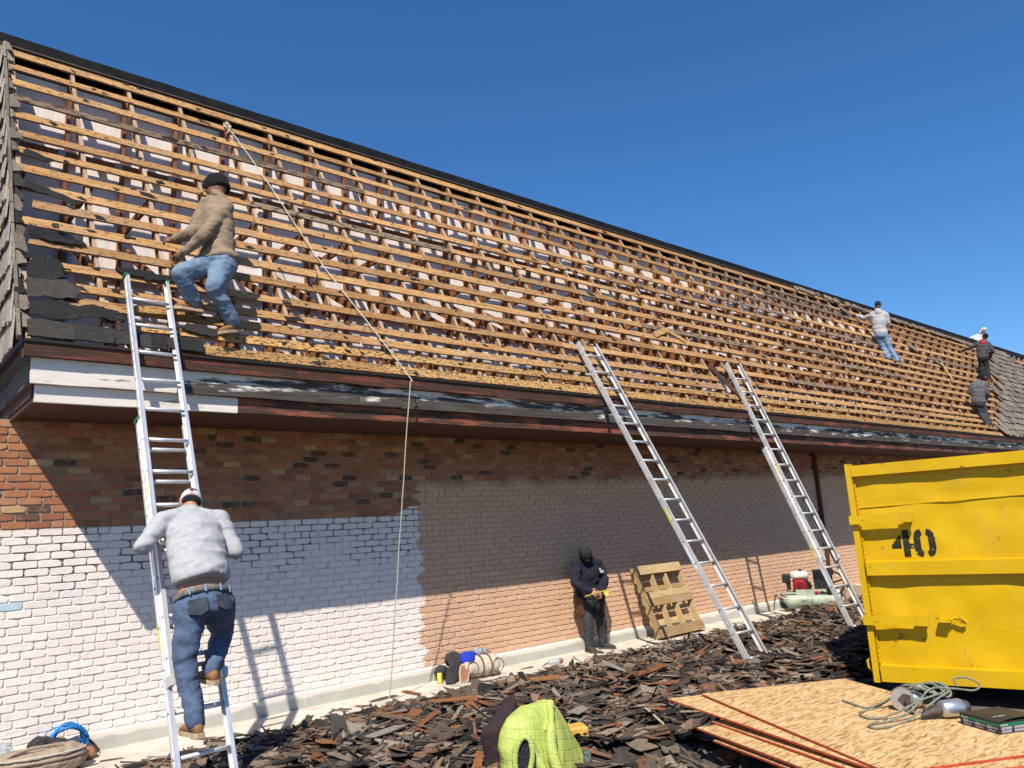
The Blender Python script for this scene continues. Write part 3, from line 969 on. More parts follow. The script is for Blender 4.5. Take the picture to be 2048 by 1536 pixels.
# the patch still covered, right end: rows of shakes, lapping
RS = random.Random(21)
shk = []
for r in range(17):
    s0 = .02 + r * .262
    x = EDGE(s0) + RS.uniform(-.3, .4) + .4
    stop = 44 if s0 < 3.4 else EDGE(s0) + 2.4 + (4.2 - s0) * 3.2
    while x < stop:
        wd = RS.uniform(.10, .28)
        shk.append((x, s0 + RS.uniform(-.03, .03), wd)); x += wd + .006
shk.sort(key=lambda q: (q[0], q[1]))
def shake_piece(x, s0, wd, rnd, g=None, lift=0.0):
    h = .40
    bz = .034 + rnd.uniform(0, .018) + lift
    tz = .008
    def place(px_, ps_, n):
        q = (ps_ - s0) / h
        return RP(px_, ps_, n + bz * (1 - q) + tz * q)
    poly = [(x, s0), (x + wd, s0 + rnd.uniform(-.015, .015)), (x + wd, s0 + h), (x, s0 + h)]
    return ragged(poly, .013, place, rnd, .005, 2)
joined = G()
for i, (x, s0, wd) in enumerate(shk):
    g = shake_piece(x, s0, wd, RS, lift=RS.choice((0, 0, 0, .02)))
    if i < 150: obj('roof_shake', g, M['roof_shake'], bld)
    else: joined.add(g.v, g.f)
obj('roof_shakes', joined, M['roof_shake'], bld, kind='stuff')

# shakes hanging on the gable end (faces -x), ragged rows
gw = G()
gw.add([(.990, -1.28, 3.58), (.990, 1.08, 7.68), (.990, 6, 7.68), (.990, 6, 3.58), (1.003, -1.28, 3.58), (1.003, 1.08, 7.68), (1.003, 6, 7.68), (1.003, 6, 3.58)],
       [(0, 1, 2, 3), (7, 6, 5, 4), (0, 4, 5, 1), (1, 5, 6, 2), (2, 6, 7, 3), (3, 7, 4, 0)])
obj('gable_sheathing', gw, M['drip'], bld)
RG = random.Random(31)
cnt = 0
jn = G()
for r in range(15):
    z0 = 3.50 + r * .277
    y_edge = -1.335 + (z0 - 3.60) / SA * CA
    y = y_edge + RG.uniform(-.01, .015)
    while y < 4.0:
        wd = RG.uniform(.09, .24)
        zz = z0 + RG.uniform(-.03, .02)
        lf = .030 + RG.uniform(0, .02)
        def place(py, pz, n, zz=zz, lf=lf):
            q = (pz - zz) / .42
            return Vector((.989 - n - lf * (1 - q) - .004, py + max(0, (pz - zz)) * (CA / SA) * (1 if False else 0), pz))
        sh = .42 * CA / SA if y < y_edge + .30 else 0
        poly = [(y, zz), (y + sh, zz + .42), (y + wd + sh, zz + .42), (y + wd, zz + RG.uniform(-.02, .02))]
        g = ragged(poly, .014, place, RG, .006, 2)
        if cnt < 140: obj('gable_shake', g, M['end_shake'], bld); cnt += 1
        else: jn.add(g.v, g.f)
        y += wd + .008
obj('gable_shakes', jn, M['end_shake'], bld, kind='stuff')

# torn ends of shakes and felt left along the gable edge of the slope
RT = random.Random(41)
for i in range(24):
    s = .12 + i * .187
    wd = RT.uniform(.03, .12) * (1.35 if s < 2 else 1.0)
    hh = RT.uniform(.16, .24)
    g = ragged([(.978, s), (.99 + wd, s + RT.uniform(-.02, .05)), (.99 + wd * RT.uniform(.5, 1.1), s + hh * .6), (.99 + wd * .4, s + hh), (.978, s + hh)], .014, lambda a, b, n, q=.006 + (i % 3) * .012: RP(a, b, n + q), RT, .012, 3)
    obj('torn_shake', g, M['hip_wood'] if RT.random() < .75 else M['felt'], bld)
for i in range(16):                          # upright laths of the hip edge itself
    s = i * .285
    g = G().box(RP(.985 + RT.uniform(-.006, .006), s + .14, .02 + RT.uniform(-.008, .012)), (.013, 0, 0), US * .155, UN * .03)
    obj('hip_strip', g, M['hip_wood'], bld)
FELT = [
    [(1.06, .66), (1.25, .68), (1.38, .80), (1.36, .98), (1.26, 1.06), (1.12, .98)],
    [(1.06, .47), (1.25, .50), (1.45, .52), (1.50, .64), (1.38, .74), (1.07, .70)],
    [(1.07, .24), (1.40, .23), (1.50, .30), (1.76, .31), (1.92, .36), (1.78, .42), (1.62, .46), (1.45, .43), (1.30, .47), (1.09, .43)],
    [(1.09, 1.30), (1.42, 1.25), (1.58, 1.30), (1.48, 1.36), (1.22, 1.37), (1.12, 1.46)],
    [(1.10, 1.98), (1.28, 1.94), (1.50, 1.86), (1.58, 1.90), (1.40, 2.02), (1.12, 2.10)],
    [(1.10, 2.52), (1.32, 2.48), (1.40, 2.53), (1.14, 2.62)],
    [(1.80, 1.00), (2.10, .93), (2.32, .96), (2.38, 1.02), (2.06, 1.06), (1.88, 1.05)],
    [(2.30, .31), (2.62, .25), (2.72, .34), (2.40, .40)],
]
for i, p in enumerate(FELT):
    obj('torn_felt', ragged(p, .006, lambda a, b, n, q=.024 + .004 * (i % 3): RP(a, b, n + q + .022 * max(0, noise.noise(Vector((a * 6, b * 6, i))))), RT, .016, 5), M['felt'], bld)
xx = 1.05
for wd in (.36, .31, .14, .17, .13, .12, .22):   # last dark row of starter shingles at the lower corner
    g = ragged([(xx, .005 + RT.uniform(-.01, .006)), (xx + wd - .008, .005), (xx + wd - .008, .19 - .03 * (xx - 1) + RT.uniform(-.03, .02)), (xx, .20 - .03 * (xx - 1))], .013, lambda a, b, n, q=RT.uniform(0, .012): RP(a, b, n + .026 + q), RT, .008, 4)
    obj('starter_shingle', g, M['old_felt'], bld)
    xx += wd
# remnants under the cap towards the right, two shakes sliding down
rem = G()
for i in range(120):
    x = RT.uniform(18.0, 31)
    s = 4.49 + RT.uniform(-.03, .05) - max(0, x - 20) * .018
    g = ragged([(x, s), (x + RT.uniform(.08, .25), s + RT.uniform(-.03, .03)), (x + RT.uniform(.1, .2), s + .12), (x, s + .13)], .01, lambda a, b, n: RP(a, b, n + .028), RT, .012, 2)
    rem.add(g.v, g.f)
obj('shake_remnants', rem, M['roof_shake'], bld, kind='stuff')
for x, s in ((20.2, 4.15), (23.2, 3.2), (24.4, 2.75)):
    obj('torn_shake', ragged([(x, s), (x + .35, s - .18), (x + .5, s - .02), (x + .2, s + .22)], .014, lambda a, b, n: RP(a, b, n + .03), RT, .012, 3), M['roof_shake'], bld)
# small flakes of felt caught on the battens
fl = G()
for i in range(330):
    ri = RT.randrange(len(ROWS))
    x = 1.3 + 22 * RT.random() ** 1.5
    s = ROWS[ri] + RT.uniform(-.05, .05)
    a = RT.uniform(.015, .06) * (1.5 if RT.random() < .15 else 1)
    g = ragged([(x, s), (x + a * RT.uniform(.8, 2.2), s + RT.uniform(-.02, .02)), (x + a, s + a * RT.uniform(.5, 1.0)), (x - a * .3, s + a * .7)], .005, lambda p, q, n: RP(p, q, n + .004), RT, .008, 2)
    fl.add(g.v, g.f)
obj('felt_flakes', fl, M['felt'], bld, kind='stuff')
# brown pipe down the wall
pp = G().tube([(16.2, -.05, 3.10), (16.2, -.05, .05)], .045, 10)
for z in (.6, 1.8, 2.8): pp.abox(16.13, 16.27, -.06, -.004, z, z + .03)
obj('downpipe', pp, M['soffit'], bld)

# ---------------------------------------------------------------- ladders
def make_ladder(name, label, base, top, width, rdir, parts, alu, group=None, sticker=True, depth=.074):
    """parts: (from, to, outward offset, extra half width) along the slope of the ladder, in metres from the base"""
    base, top = V(base), V(top)
    u = (top - base).normalized()
    r = V(rdir).normalized()
    nrm = u.cross(r).normalized()
    if nrm.y > 0: nrm = -nrm                         # towards the climber
    t = thing(name, tuple(base), label, 'ladder', group)
    for (a, b, off, ex) in parts:
        hw = width / 2 + ex
        for sgn in (-1, 1):
            c0 = base + r * (sgn * hw) + nrm * off
            g = G()
            ln = (b - a) / 2
            mid = c0 + u * (a + ln)
            g.box(mid, r * .0022, nrm * (depth / 2), u * ln)                      # web
            for q in (-1, 1):                                                   # flanges turned inwards
                g.box(mid - r * (sgn * .014) + nrm * (q * (depth / 2 - .0022)), r * .0135, nrm * .0022, u * ln)
            g.box(mid + r * (sgn * .0032) + nrm * .0, r * .0012, nrm * .006, u * ln)  # rib down the outside
            rail = obj('rail', g, alu, t)
            pl = G()
            k = a + .20
            while k < b - .1:
                c = c0 + u * k + r * (sgn * .0045)
                pl.prism([c + u * .012 + nrm * .0, c - u * .008 + nrm * .013, c - u * .008 - nrm * .013], r * (sgn * .0015))
                k += .305
            obj('rung_hole_dark', pl, M['rubber'], rail, kind='stuff')  # black prisms stand in for the shade inside open rung holes
            end = c0 + u * a
            obj('ladder_foot', G().box(end + u * .03, r * .018, nrm * (depth / 2 + .004), u * .036), M['rubber'] if a < .1 else M['alu_dull'], t)
            obj('end_cap', G().box(c0 + u * (b + .004), r * .016 , nrm * (depth / 2 + .002), u * .012), M['green_tape'] if 'left' in label else M['rubber'], t)
        k = a + .20
        while k < b - .1:
            c = base + u * k + nrm * off
            obj('rung', G().tube([c - r * (hw - .002), c + r * (hw - .002)], .0165, 10), alu, t, smooth=True)
            k += .305
        if sticker:
            c = base + r * (-hw - .0048) + u * (a + (b - a) * .42) + nrm * (off - .012)
            obj('warning_label', G().box(c, r * .0006, nrm * .018, u * .10), M['sticker'], t)
            c = base + r * (-hw - .0048) + u * (a + (b - a) * .30) + nrm * (off - .012)
            obj('warning_label', G().box(c, r * .0006, nrm * .020, u * .16), M['sticker_white'], t)
    return t

LB = Vector((2.035, -3.035, -.015)); LT = Vector((2.035, -1.035, 4.37))
lad1 = make_ladder('extension_ladder', 'large bright aluminium ladder at left that the man in pale sweatshirt climbs', LB, LT, .385, (1, .06, 0),
            [(0, 3.22, -.052, .012), (.98, 4.80, .0, .0)], M['alu'], 'ladders leaning on the eave')
make_ladder('extension_ladder', 'middle aluminium ladder standing in the shingle heap beside the wooden pallet', (8.22, -3.30, .02), (8.16, -.965, 4.45), .385, (1, -.05, 0),
            [(0, 5.02, 0, 0)], M['alu_dull'], 'ladders leaning on the eave')
make_ladder('extension_ladder', 'farthest aluminium ladder, beside the yellow dumpster and in front of the compressor', (11.20, -3.14, .03), (12.06, -.885, 4.58), .36, (1, -.15, 0),
            [(0, 3.3, -.057, .03), (1.2, 5.12, .0, 0)], M['alu_dull'], 'ladders leaning on the eave')

# ---------------------------------------------------------------- rope from the upper battens down to the walkway
rp = [(3.44, .70, 7.12), (3.50, .645, 7.09), (3.80, .13, 6.20), (4.143, -.453, 5.128), (4.45, -.92, 4.36), (4.746, -1.365, 3.606), (4.742, -1.412, 3.50), (4.748, -1.34, 3.18),
      (4.770, -1.16, 2.40), (4.790, -.985, 1.6), (4.812, -.81, .8), (4.83, -.67, .16), (4.82, -.64, .03), (4.76, -.66, .012)]
def smooth_path(p, n=6):
    out = []
    p = [V(q) for q in p]
    for i in range(len(p) - 1):
        p0, p1, p2, p3 = p[max(0, i-1)], p[i], p[i+1], p[min(len(p)-1, i+2)]
        for k in range(n):
            t = k / n
            out.append(.5 * ((2*p1) + (p2-p0)*t + (2*p0-5*p1+4*p2-p3)*t*t + (3*p1-p0-3*p2+p3)*t*t*t))
    out.append(p[-1])
    return out
pth = smooth_path(rp, 7)
pth = [q + Vector((.006 * noise.noise(q * 3), .006 * noise.noise(q * 3 + Vector((5, 0, 0))), 0)) for q in pth]
rg = G().tube(pth, .0068, 6)
rope = obj('rope', rg, M['rope'], None, origin=(4.76, -.66, 0))
tag(rope, 'pale twisted rope hanging from the top battens over the eave to the walkway', 'rope')
kn = G()
for a in range(3):
    c = RP(3.46, 4.19 + a * .012, .012)
    kn.tube([c + Vector((.045 * math.cos(q), .0, 0)) + US * (.06 * math.sin(q)) + UN * (.02 + .016 * math.sin(2*q + a)) for q in np.linspace(0, 6.2, 12)], .008, 6)
obj('knot', remesh(kn, .006, 1), M['rope'], rope)

# ---------------------------------------------------------------- pallet against the wall
pal = thing('wooden_pallet', (10.35, -.42, 0), 'weathered wooden pallet leaning on the tan wall beside the man with the tape measure', 'pallet')
pO = Vector((9.80, -.50, .02)); pu = Vector((1.16, .04, 0)).normalized(); pv = Vector((-.04, .40, 1.05)).normalized(); pn = pu.cross(pv).normalized()
pv = pn.cross(pu).normalized()
W_, H_ = 1.17, 1.16
RPL = random.Random(3)
def pbox(name, u0, u1, v0, v1, n0, n1):
    c = pO + pu * ((u0+u1)/2) + pv * ((v0+v1)/2) + pn * ((n0+n1)/2)
    g = G(); g.box(c, pu * ((u1-u0)/2), pv * ((v1-v0)/2), pn * ((n1-n0)/2))
    g.v = [tuple(V(p) + Vector((RPL.uniform(-.004, .004), RPL.uniform(-.003, .003), RPL.uniform(-.004, .004)))) for p in g.v]
    obj(name, g, M['pallet'], pal)
for q in (.0, .35, .70, W_ - .042):
    pbox('stringer', q, q + .04, 0.012, H_ - .012, -.045, .045)
for v0, v1 in ((0.0, .15), (.50, .605), (.613, .72), (1.01, H_)):
    pbox('deck_board', -.01, W_ + .01, v0, v1, .047, .064)
for v0, v1 in ((0.0, .10), (.20, .30), (.395, .47), (.55, .66), (.76, .83), (.915, .985), (1.07, H_)):
    pbox('back_board', -.012, W_ + .008, v0, v1, -.064, -.047)

# ---------------------------------------------------------------- yellow dumpster
DO = Vector((7.735, -4.808, .16)); DX = Vector((.2386, -.9711, 0)); DY = Vector((.9711, .2386, 0)); DZ = Vector((0, 0, 1))
DK = .965
def D(x, y, z): return DO + DX * (x * DK) + DY * (y * DK) + DZ * (z * DK)
dmp = thing('dumpster', tuple(D(1.2, 3.2, -.18)), 'big yellow steel dumpster with a black stencilled 40 on its end', 'dumpster')
DW, DL, DH = 2.44, 6.3, 2.17
def dbox(g, x0, x1, y0, y1, z0, z1):
    return g.box(D((x0+x1)/2, (y0+y1)/2, (z0+z1)/2), DX * (DK * (x1-x0)/2), DY * (DK * (y1-y0)/2), DZ * (DK * (z1-z0)/2))
# dented end panel
nx_, nz_ = 60, 50
def panel_y(xx, zz):
    bulge = .026 * noise.noise(Vector((xx * 1.6, zz * 2.1, 4))) + .013 * noise.noise(Vector((xx * 4.1, zz * 3.7, 9)))
    if abs(zz - 1.745) < .04: bulge *= .4
    edge = min(1, min(xx - .06, DW - .06 - xx, zz - .05, DH - .05 - zz) / .15)
    return .055 - bulge * max(0, edge)
vs = []; fs = []
for j in range(nz_ + 1):
    for i in range(nx_ + 1):
        xx = .06 + (DW - .12) * i / nx_; zz = .05 + (DH - .10) * j / nz_
        vs.append(D(xx, panel_y(xx, zz), zz))
for j in range(nz_):
    for i in range(nx_):
        a = j * (nx_ + 1) + i
        fs.append((a, a + 1, a + nx_ + 2, a + nx_ + 1))
panel = obj('end_panel', G().add(vs, fs), M['yellow'], dmp, smooth=True)
def bevel_bar(name, x0, x1, y0, y1, z0, z1, parent=dmp, slope=.018, m='yellow'):
    """bar with its outer face slightly narrower, like pressed steel"""
    pts = [(x0, y1, z0), (x1, y1, z0), (x1, y1, z1), (x0, y1, z1)]
    pf_ = [(x0, y0, z0 + slope), (x1, y0, z0 + slope), (x1, y0, z1 - slope), (x0, y0, z1 - slope)]
    g = G().add([D(*p) for p in pts + pf_], [(0, 1, 2, 3), (7, 6, 5, 4), (0, 4, 5, 1), (1, 5, 6, 2), (2, 6, 7, 3), (3, 7, 4, 0)])
    return obj(name, g, M[m], parent)
bevel_bar('top_rail', .052, DW, -.03, .12, 2.045, 2.17, slope=.006)
bevel_bar('middle_rail', .07, DW, -.035, .054, 1.03, 1.185, slope=.012)
bevel_bar('bottom_rail', .07, DW, -.035, .12, .0, .175, slope=.012)
obj('corner_post', dbox(G(), -.006, .050, -.022, .10, .0, 2.185), M['yellow'], dmp)
obj('corner_post', dbox(G(), DW - .05, DW + .006, -.022, .10, .0, 2.185), M['yellow'], dmp)
wl = G()
for k in range(40):
    z = .2 + k * .046
    wl.ell(D(.062, .03, z), DX * .008, DY * .010, DZ * .026, 8, 5)
obj('weld_seam', wl, M['yellow'], dmp, kind='stuff')
obj('panel_seam', G().tube([D(.07 + (DW - .14) * i / 20, .049 - .006 * math.sin(i), 1.725 + .05 * i / 20) for i in range(21)], .006, 5), M['yellow'], dmp)
for z in (1.605, .605):
    st = obj('hinge_strap', dbox(G(), -.02, .47, -.075, -.058, z - .045, z + .045), M['yellow'], dmp)
    obj('hinge_lug', dbox(dbox(G(), .470, .575, -.078, -.035, z - .046, z + .050), .50, .56, -.035, .05, z - .03, z + .03), M['yellow'], st)
    obj('hinge_bolt', G().tube([D(.11, -.080, z), D(.11, -.074, z)], .012, 8), M['yellow'], st)
    obj('hinge_spacer', dbox(G(), .0, .05, -.058, -.022, z - .035, z + .035), M['yellow'], st)
lt = obj('latch', dbox(G(), .66, .76, -.05, .05, .592, .628), M['yellow'], dmp)
obj('latch_chain', G().tube([D(.76, -.02, .615), D(.80, -.01, .64), D(.84, .0, .60), D(.89, .02, .585)], .014, 8).tube([D(.80, .0, .62), D(.85, -.02, .64), D(.885, -.01, .60)], .012, 8), M['yellow'], lt)
obj('rust_hook', G().tube([D(-.02, .05, .10), D(-.05, .05, .13), D(-.055, .05, .19), D(-.02, .05, .22)], .016, 8), M['yellow'], dmp)
# the other walls, floor, skids and wheels
obj('side_wall', dbox(G(), .008, .05, .12, DL, .12, 2.04), M['yellow'], dmp)
obj('side_wall', dbox(G(), DW - .05, DW - .008, .12, DL, .12, 2.04), M['yellow'], dmp)
obj('back_wall', dbox(G(), .05, DW - .05, DL - .05, DL, .12, 2.04), M['yellow'], dmp)
obj('floor_plate', dbox(G(), .05, DW - .05, .12, DL - .05, .10, .14), M['under_steel'], dmp)
for x0 in (-.01, DW - .09):
    obj('side_top_rail', dbox(G(), x0, x0 + .10, .125, DL, 2.05, 2.165), M['yellow'], dmp)
    for k in range(7):
        y0 = .55 + k * .85
        obj('side_rib', dbox(G(), x0 - (.05 if x0 < 0 else -.10), x0 + (.012 if x0 < 0 else .16), y0, y0 + .10, .12, 2.04), M['yellow'], dmp)
for x0 in (.55, DW - .67):
    obj('skid', dbox(G(), x0, x0 + .12, .10, DL, -.12, .095), M['under_steel'], dmp)
for x0 in (.30, DW - .42):
    for y0 in (.45, DL - .6):
        obj('wheel', G().tube([D(x0, y0, -.085), D(x0 + .12, y0, -.085)], .098, 16), M['under_steel'], dmp)
# stencilled 40
def inside(poly, x, z):
    r = False
    for k in range(len(poly)):
        (x1, z1), (x2, z2) = poly[k], poly[k-1]
        if (z1 > z) != (z2 > z) and x < (x2 - x1) * (z - z1) / (z2 - z1) + x1: r = not r
    return r
def stencil(poly):
    """sprayed mark that follows the dented panel"""
    g = G(); c = .0075
    xs_ = [p[0] for p in poly]; zs_ = [p[1] for p in poly]
    x = min(xs_)
    while x < max(xs_):
        z = min(zs_)
        while z < max(zs_):
            if inside(poly, x + c/2, z + c/2) and noise.noise(Vector((x * 34, z * 34, 3))) < .52:
                q = [(x, z), (x + c, z), (x + c, z + c), (x, z + c)]
                g.add([D(a, panel_y(a, b_) - .006, b_) for a, b_ in q], [(0, 1, 2, 3)])
            z += c
        x += c
    obj('stencil_mark', g, M['stencil'], dmp)
stencil([(.330, 1.300), (.330, 1.330), (.420, 1.450), (.420, 1.300)])
stencil([(.436, 1.475), (.498, 1.475), (.498, 1.340), (.530, 1.340), (.530, 1.295), (.498, 1.295), (.498, 1.215), (.436, 1.215)])
for sg in (-1, 1):
    cx, cz = .632, 1.345
    outer = []; inner = []
    for q in np.linspace(-86, 86, 17):
        a = math.radians(q); c_, s_ = abs(math.cos(a)) ** .5, math.copysign(abs(math.sin(a)) ** .62, math.sin(a))
        outer.append((cx + sg * (.005 + .090 * c_), cz + .134 * s_))
        inner.append((cx + sg * (.005 + .032 * c_), cz + .082 * s_))
    stencil(outer + inner[::-1])

# ---------------------------------------------------------------- strand board stack
def sheet(name, label, A, B, Cc, th, sag, bend, seed):
    """A near-left back corner, B far back corner, C near front corner"""
    A, B, Cc = V(A), V(B), V(Cc)
    a = B - A; c = Cc - A
    n1, n2 = 14, 22
    g = G(); top = []; bot = []
    for j in range(n2 + 1):
        for i in range(n1 + 1):
            p = A + a * (i / n1) + c * (j / n2)
            dz = sag(i / n1, j / n2)
            top.append(p + Vector((0, 0, dz))); bot.append(p + Vector((0, 0, dz - th)))
    k = len(top)
    w_ = n1 + 1
    fs_t = [(j*w_+i, (j+1)*w_+i, (j+1)*w_+i+1, j*w_+i+1) for j in range(n2) for i in range(n1)]
    nz = (top[w_] - top[0]).cross(top[w_ + 1] - top[0]).z
    if nz < 0: fs_t = [tuple(reversed(f)) for f in fs_t]
    g.add(top + bot, fs_t + [tuple(k + q for q in reversed(f)) for f in fs_t])
    rim = [i for i in range(w_)] + [j*w_ + n1 for j in range(1, n2+1)] + [n2*w_ + i for i in reversed(range(n1))] + [j*w_ for j in reversed(range(1, n2))]
    g2 = G()
    m = len(rim)
    ctr = sum((top[q] for q in rim), Vector()) / m
    ex = [ (top[q] - ctr).normalized() * .0015 for q in rim]
    g2.add([top[q] + e for q, e in zip(rim, ex)] + [bot[q] + e for q, e in zip(rim, ex)], [(i, (i+1) % m, m + (i+1) % m, m + i) for i in range(m)])
    o = obj(name, g, M['osb'], None, origin=tuple(A - Vector((0, 0, th))))
    tag(o, label, 'board', 'stacked strand boards')
    obj('painted_edge', g2, M['osb_edge'], o)
    return o
osb_lab = ['topmost tan strand board of the stack, with tools and a box lying on it',
           'second strand board from the top, its corner jutting out left under the top one',
           'third strand board down, mostly hidden, with a dark gap above its red edge',
           'fourth strand board down, showing a wide yellowish strip beyond its red edge',
           'lowest strand board of the stack, only its dark red edge showing']
Bv = Vector((6.274, -5.259, 0)) - Vector((5.206, -4.637, 0))
sheet('strand_board', osb_lab[0], (5.206, -4.637, .470), (6.274, -5.259, .470), (4.188, -6.527, .470), .012, lambda i, j: 0, 0, 1)
sheet('strand_board', osb_lab[1], (5.011, -4.454, .456), (6.12, -5.12, .456), (4.165, -6.63, .456), .012, lambda i, j: .0 - .010 * (1-j) * (1-i), 0, 2)
sheet('strand_board', osb_lab[2], (4.800, -5.010, .395), (5.95, -5.62, .425), (4.09, -6.72, .430), .012, lambda i, j: 0, 0, 3)
sheet('strand_board', osb_lab[3], (4.650, -4.985, .385), (5.80, -5.60, .400), (3.99, -6.60, .410), .012, lambda i, j: -.006, 0, 4)
sheet('strand_board', osb_lab[4], (4.560, -5.18, .345), (5.70, -5.82, .370), (3.93, -6.75, .380), .012, lambda i, j: 0, 0, 5)
for i, (x, y) in enumerate(((5.35, -5.45), (4.75, -6.40))):
    g = G()
    dr = Vector((1.07, -.62, 0)).normalized()
    g.box((x, y, .157), dr * .52, Vector((-dr.y, dr.x, 0)) * .07, (0, 0, .180))
    tag(obj('timber_block', g, M['pallet'], None, origin=(x, y, -.02)), ('rear' if i == 0 else 'front') + ' timber block holding up the strand board stack', 'timber block')

# ---------------------------------------------------------------- heap of torn-off shingles on the ground
def sstep(a, b, x):
    t = max(0.0, min(1.0, (x - a) / (b - a)))
    return t * t * (3 - 2 * t)
def heap_h(x, y):
    """height of the debris over the ground; 0 outside it"""
    edge = -.66 + .08 * noise.noise(Vector((x * .9, 1, 0))) + .06 * noise.noise(Vector((x * 2.7, 5, 0)))
    if x > 12.5: edge += .25 * sstep(12.5, 14, x)
    f = sstep(0, 1.7, edge - y)
    f *= 1 - sstep(6.2, 6.9, x - .9 * (y + 4.6)) * sstep(-3.9, -4.5, y)
    f *= sstep(1.0, 2.6, x) * (1 - sstep(15.5, 17.0, x))
    gx, gy = x - 4.92, y + 4.52                      # a clearing of bare gravel beside the boards
    f *= 1 - .97 * math.exp(-((gx * .78 - gy * .62) / 1.0) ** 2 - ((gx * .62 + gy * .78) / .46) ** 2)
    f *= sstep(-7.2, -6.2, y)
    f *= 1 - .95 * math.exp(-((x - 4.02) / .55) ** 2 - ((y + 4.35) / .55) ** 2)
    hump = .14 + .07 * noise.noise(Vector((x * .8, y * .9, 3))) + .035 * noise.noise(Vector((x * 2.1, y * 2.1, 8)))
    return max(0.0, f * hump)
lg = G(); st = .14
nx2, ny2 = int(17 / st), int(7.4 / st)
vs = []; fs = []
for j in range(ny2 + 1):
    for i in range(nx2 + 1):
        x = .6 + i * st; y = -7.6 + j * st
        h = heap_h(x, y)
        vs.append((x, y, -.030 if h < .012 else h - .018 + .012 * noise.noise(Vector((x * 6, y * 6, 1)))))
for j in range(ny2):
    for i in range(nx2):
        a = j * (nx2 + 1) + i
        q = (a, a + 1, a + nx2 + 2, a + nx2 + 1)
        if max(vs[k][2] for k in q) > -.02: fs.append(q)
lit = obj('debris_litter', lg.add(vs, fs), M['litter'], kind='stuff')

gp = G(); vs = []; fs = []
for j in range(29):
    for i in range(33):
        x = 3.0 + i * .14; y = -6.9 + j * .13
        vs.append((x, y, -.013 + .004 * noise.noise(Vector((x * 9, y * 9, 2)))))
for j in range(28):
    for i in range(32):
        a = j * 33 + i; fs.append((a, a + 1, a + 34, a + 33))
obj('gravel', gp.add(vs, fs), M['gravel_ground'], kind='stuff')
pb = G(); RP_ = random.Random(8)
for i in range(2600):
    x = RP_.uniform(3.6, 6.2); y = RP_.uniform(-5.6, -3.7)
    if heap_h(x, y) > .03: continue
    r = RP_.uniform(.004, .013)
    pb.add([(x + r, y, -.012), (x, y + r, -.012), (x - r, y, -.012), (x, y - r, -.012), (x + r * .2, y + r * .1, -.012 + r * 1.1)], [(0, 1, 4), (1, 2, 4), (2, 3, 4), (3, 0, 4)])
obj('loose_gravel', pb, M['gravel_ground'], kind='stuff')
RD = random.Random(77)
def scrap_poly(ln, wd, rnd):
    """outline of a split shake: long sides straight-ish, ends splintered"""
    hl, hw = ln / 2, wd / 2
    p = []
    sk = rnd.uniform(-.25, .25) * wd
    p.append((-hl + rnd.uniform(-.03, .03), -hw)); p.append((0, -hw * rnd.uniform(.8, 1.1))); p.append((hl, -hw * rnd.uniform(.5, 1.0)))
    p.append((hl + rnd.uniform(-.05, .03), -hw * .3 + sk)); p.append((hl + rnd.uniform(-.06, .02), hw * .4)); p.append((hl * .8, hw * rnd.uniform(.7, 1)))
    p.append((0, hw * rnd.uniform(.8, 1.1))); p.append((-hl, hw * rnd.uniform(.6, 1))); p.append((-hl + rnd.uniform(-.03, .05), rnd.uniform(-.3, .3) * hw))
    return p
def scrap_geo(ln, wd, th, rnd, curl=None):
    p = scrap_poly(ln, wd, rnd)
    k = len(p); g = G()
    c = curl if curl is not None else rnd.uniform(-.15, .15)
    z = lambda x, y: c * x * x / max(ln, .1) + rnd.uniform(-.002, .002)
    th2 = th * rnd.uniform(.3, 1.0)
    top = [(x, y, z(x, y) + th * (.5 + .5 * (x / ln + .5))) for x, y in p]; bot = [(t[0], t[1], t[2] - th * (.35 + .65 * (t[0] / ln + .5))) for t in top]
    ct = (0, 0, th * .75); cb = (0, 0, 0)
    g.add(top + bot + [ct, cb], [(i, (i+1) % k, 2*k) for i in range(k)] + [((i+1) % k, i, k+i, k+(i+1) % k) for i in range(k)] + [(k+(i+1) % k, k+i, 2*k+1) for i in range(k)])
    return g
def rnd_dims(rnd):
    q = rnd.random()
    if q < .46: return rnd.uniform(.14, .50), rnd.uniform(.012, .042)
    if q < .76: return rnd.uniform(.18, .50), rnd.uniform(.042, .10)
    return rnd.uniform(.20, .46), rnd.uniform(.10, .20)
def rnd_xy(rnd):
    while True:
        x = 1.2 + 15.3 * rnd.random() ** .85; y = rnd.uniform(-6.8, -.42)
        # only the ground the photograph could see, plus a margin
        if y < -1.25 * x - .2 or y < -5.6: continue
        h = heap_h(x, y)
        if h < .012 and rnd.random() > .06: continue
        if 3.9 < x < 6.6 and y < -4.0 and h < .06 and rnd.random() > .10: continue
        return x, y, h
# the mass: thousands of small pieces in one mesh
mass = G()
import numpy as _n
for i in range(9500):
    x, y, h = rnd_xy(RD)
    ln, wd = rnd_dims(RD)
    nr = max(0, 1 - (y + 8.5) / 6.5); ln *= .82 + .25 * nr; wd *= .85 + .45 * nr
    g = scrap_geo(ln, wd, RD.uniform(.005, .013), RD)
    tl = (16 if wd < .06 else 9) if h > .02 else 2.5
    m = Matrix.Translation((x, y, max(0.0, h) - .008 + RD.random() * .055 * min(1, h / .06) + .010)) @ Matrix.Rotation(RD.uniform(0, 6.283), 4, 'Z') @ Matrix.Rotation(math.radians(RD.gauss(0, tl)), 4, 'X') @ Matrix.Rotation(math.radians(RD.gauss(0, tl)), 4, 'Y')
    mm = _n.array(m)
    v = _n.array(g.v); v = v @ mm[:3, :3].T + mm[:3, 3]
    mass.add(v.tolist(), g.f)
obj('shingle_debris', mass, M['debris'], kind='stuff')
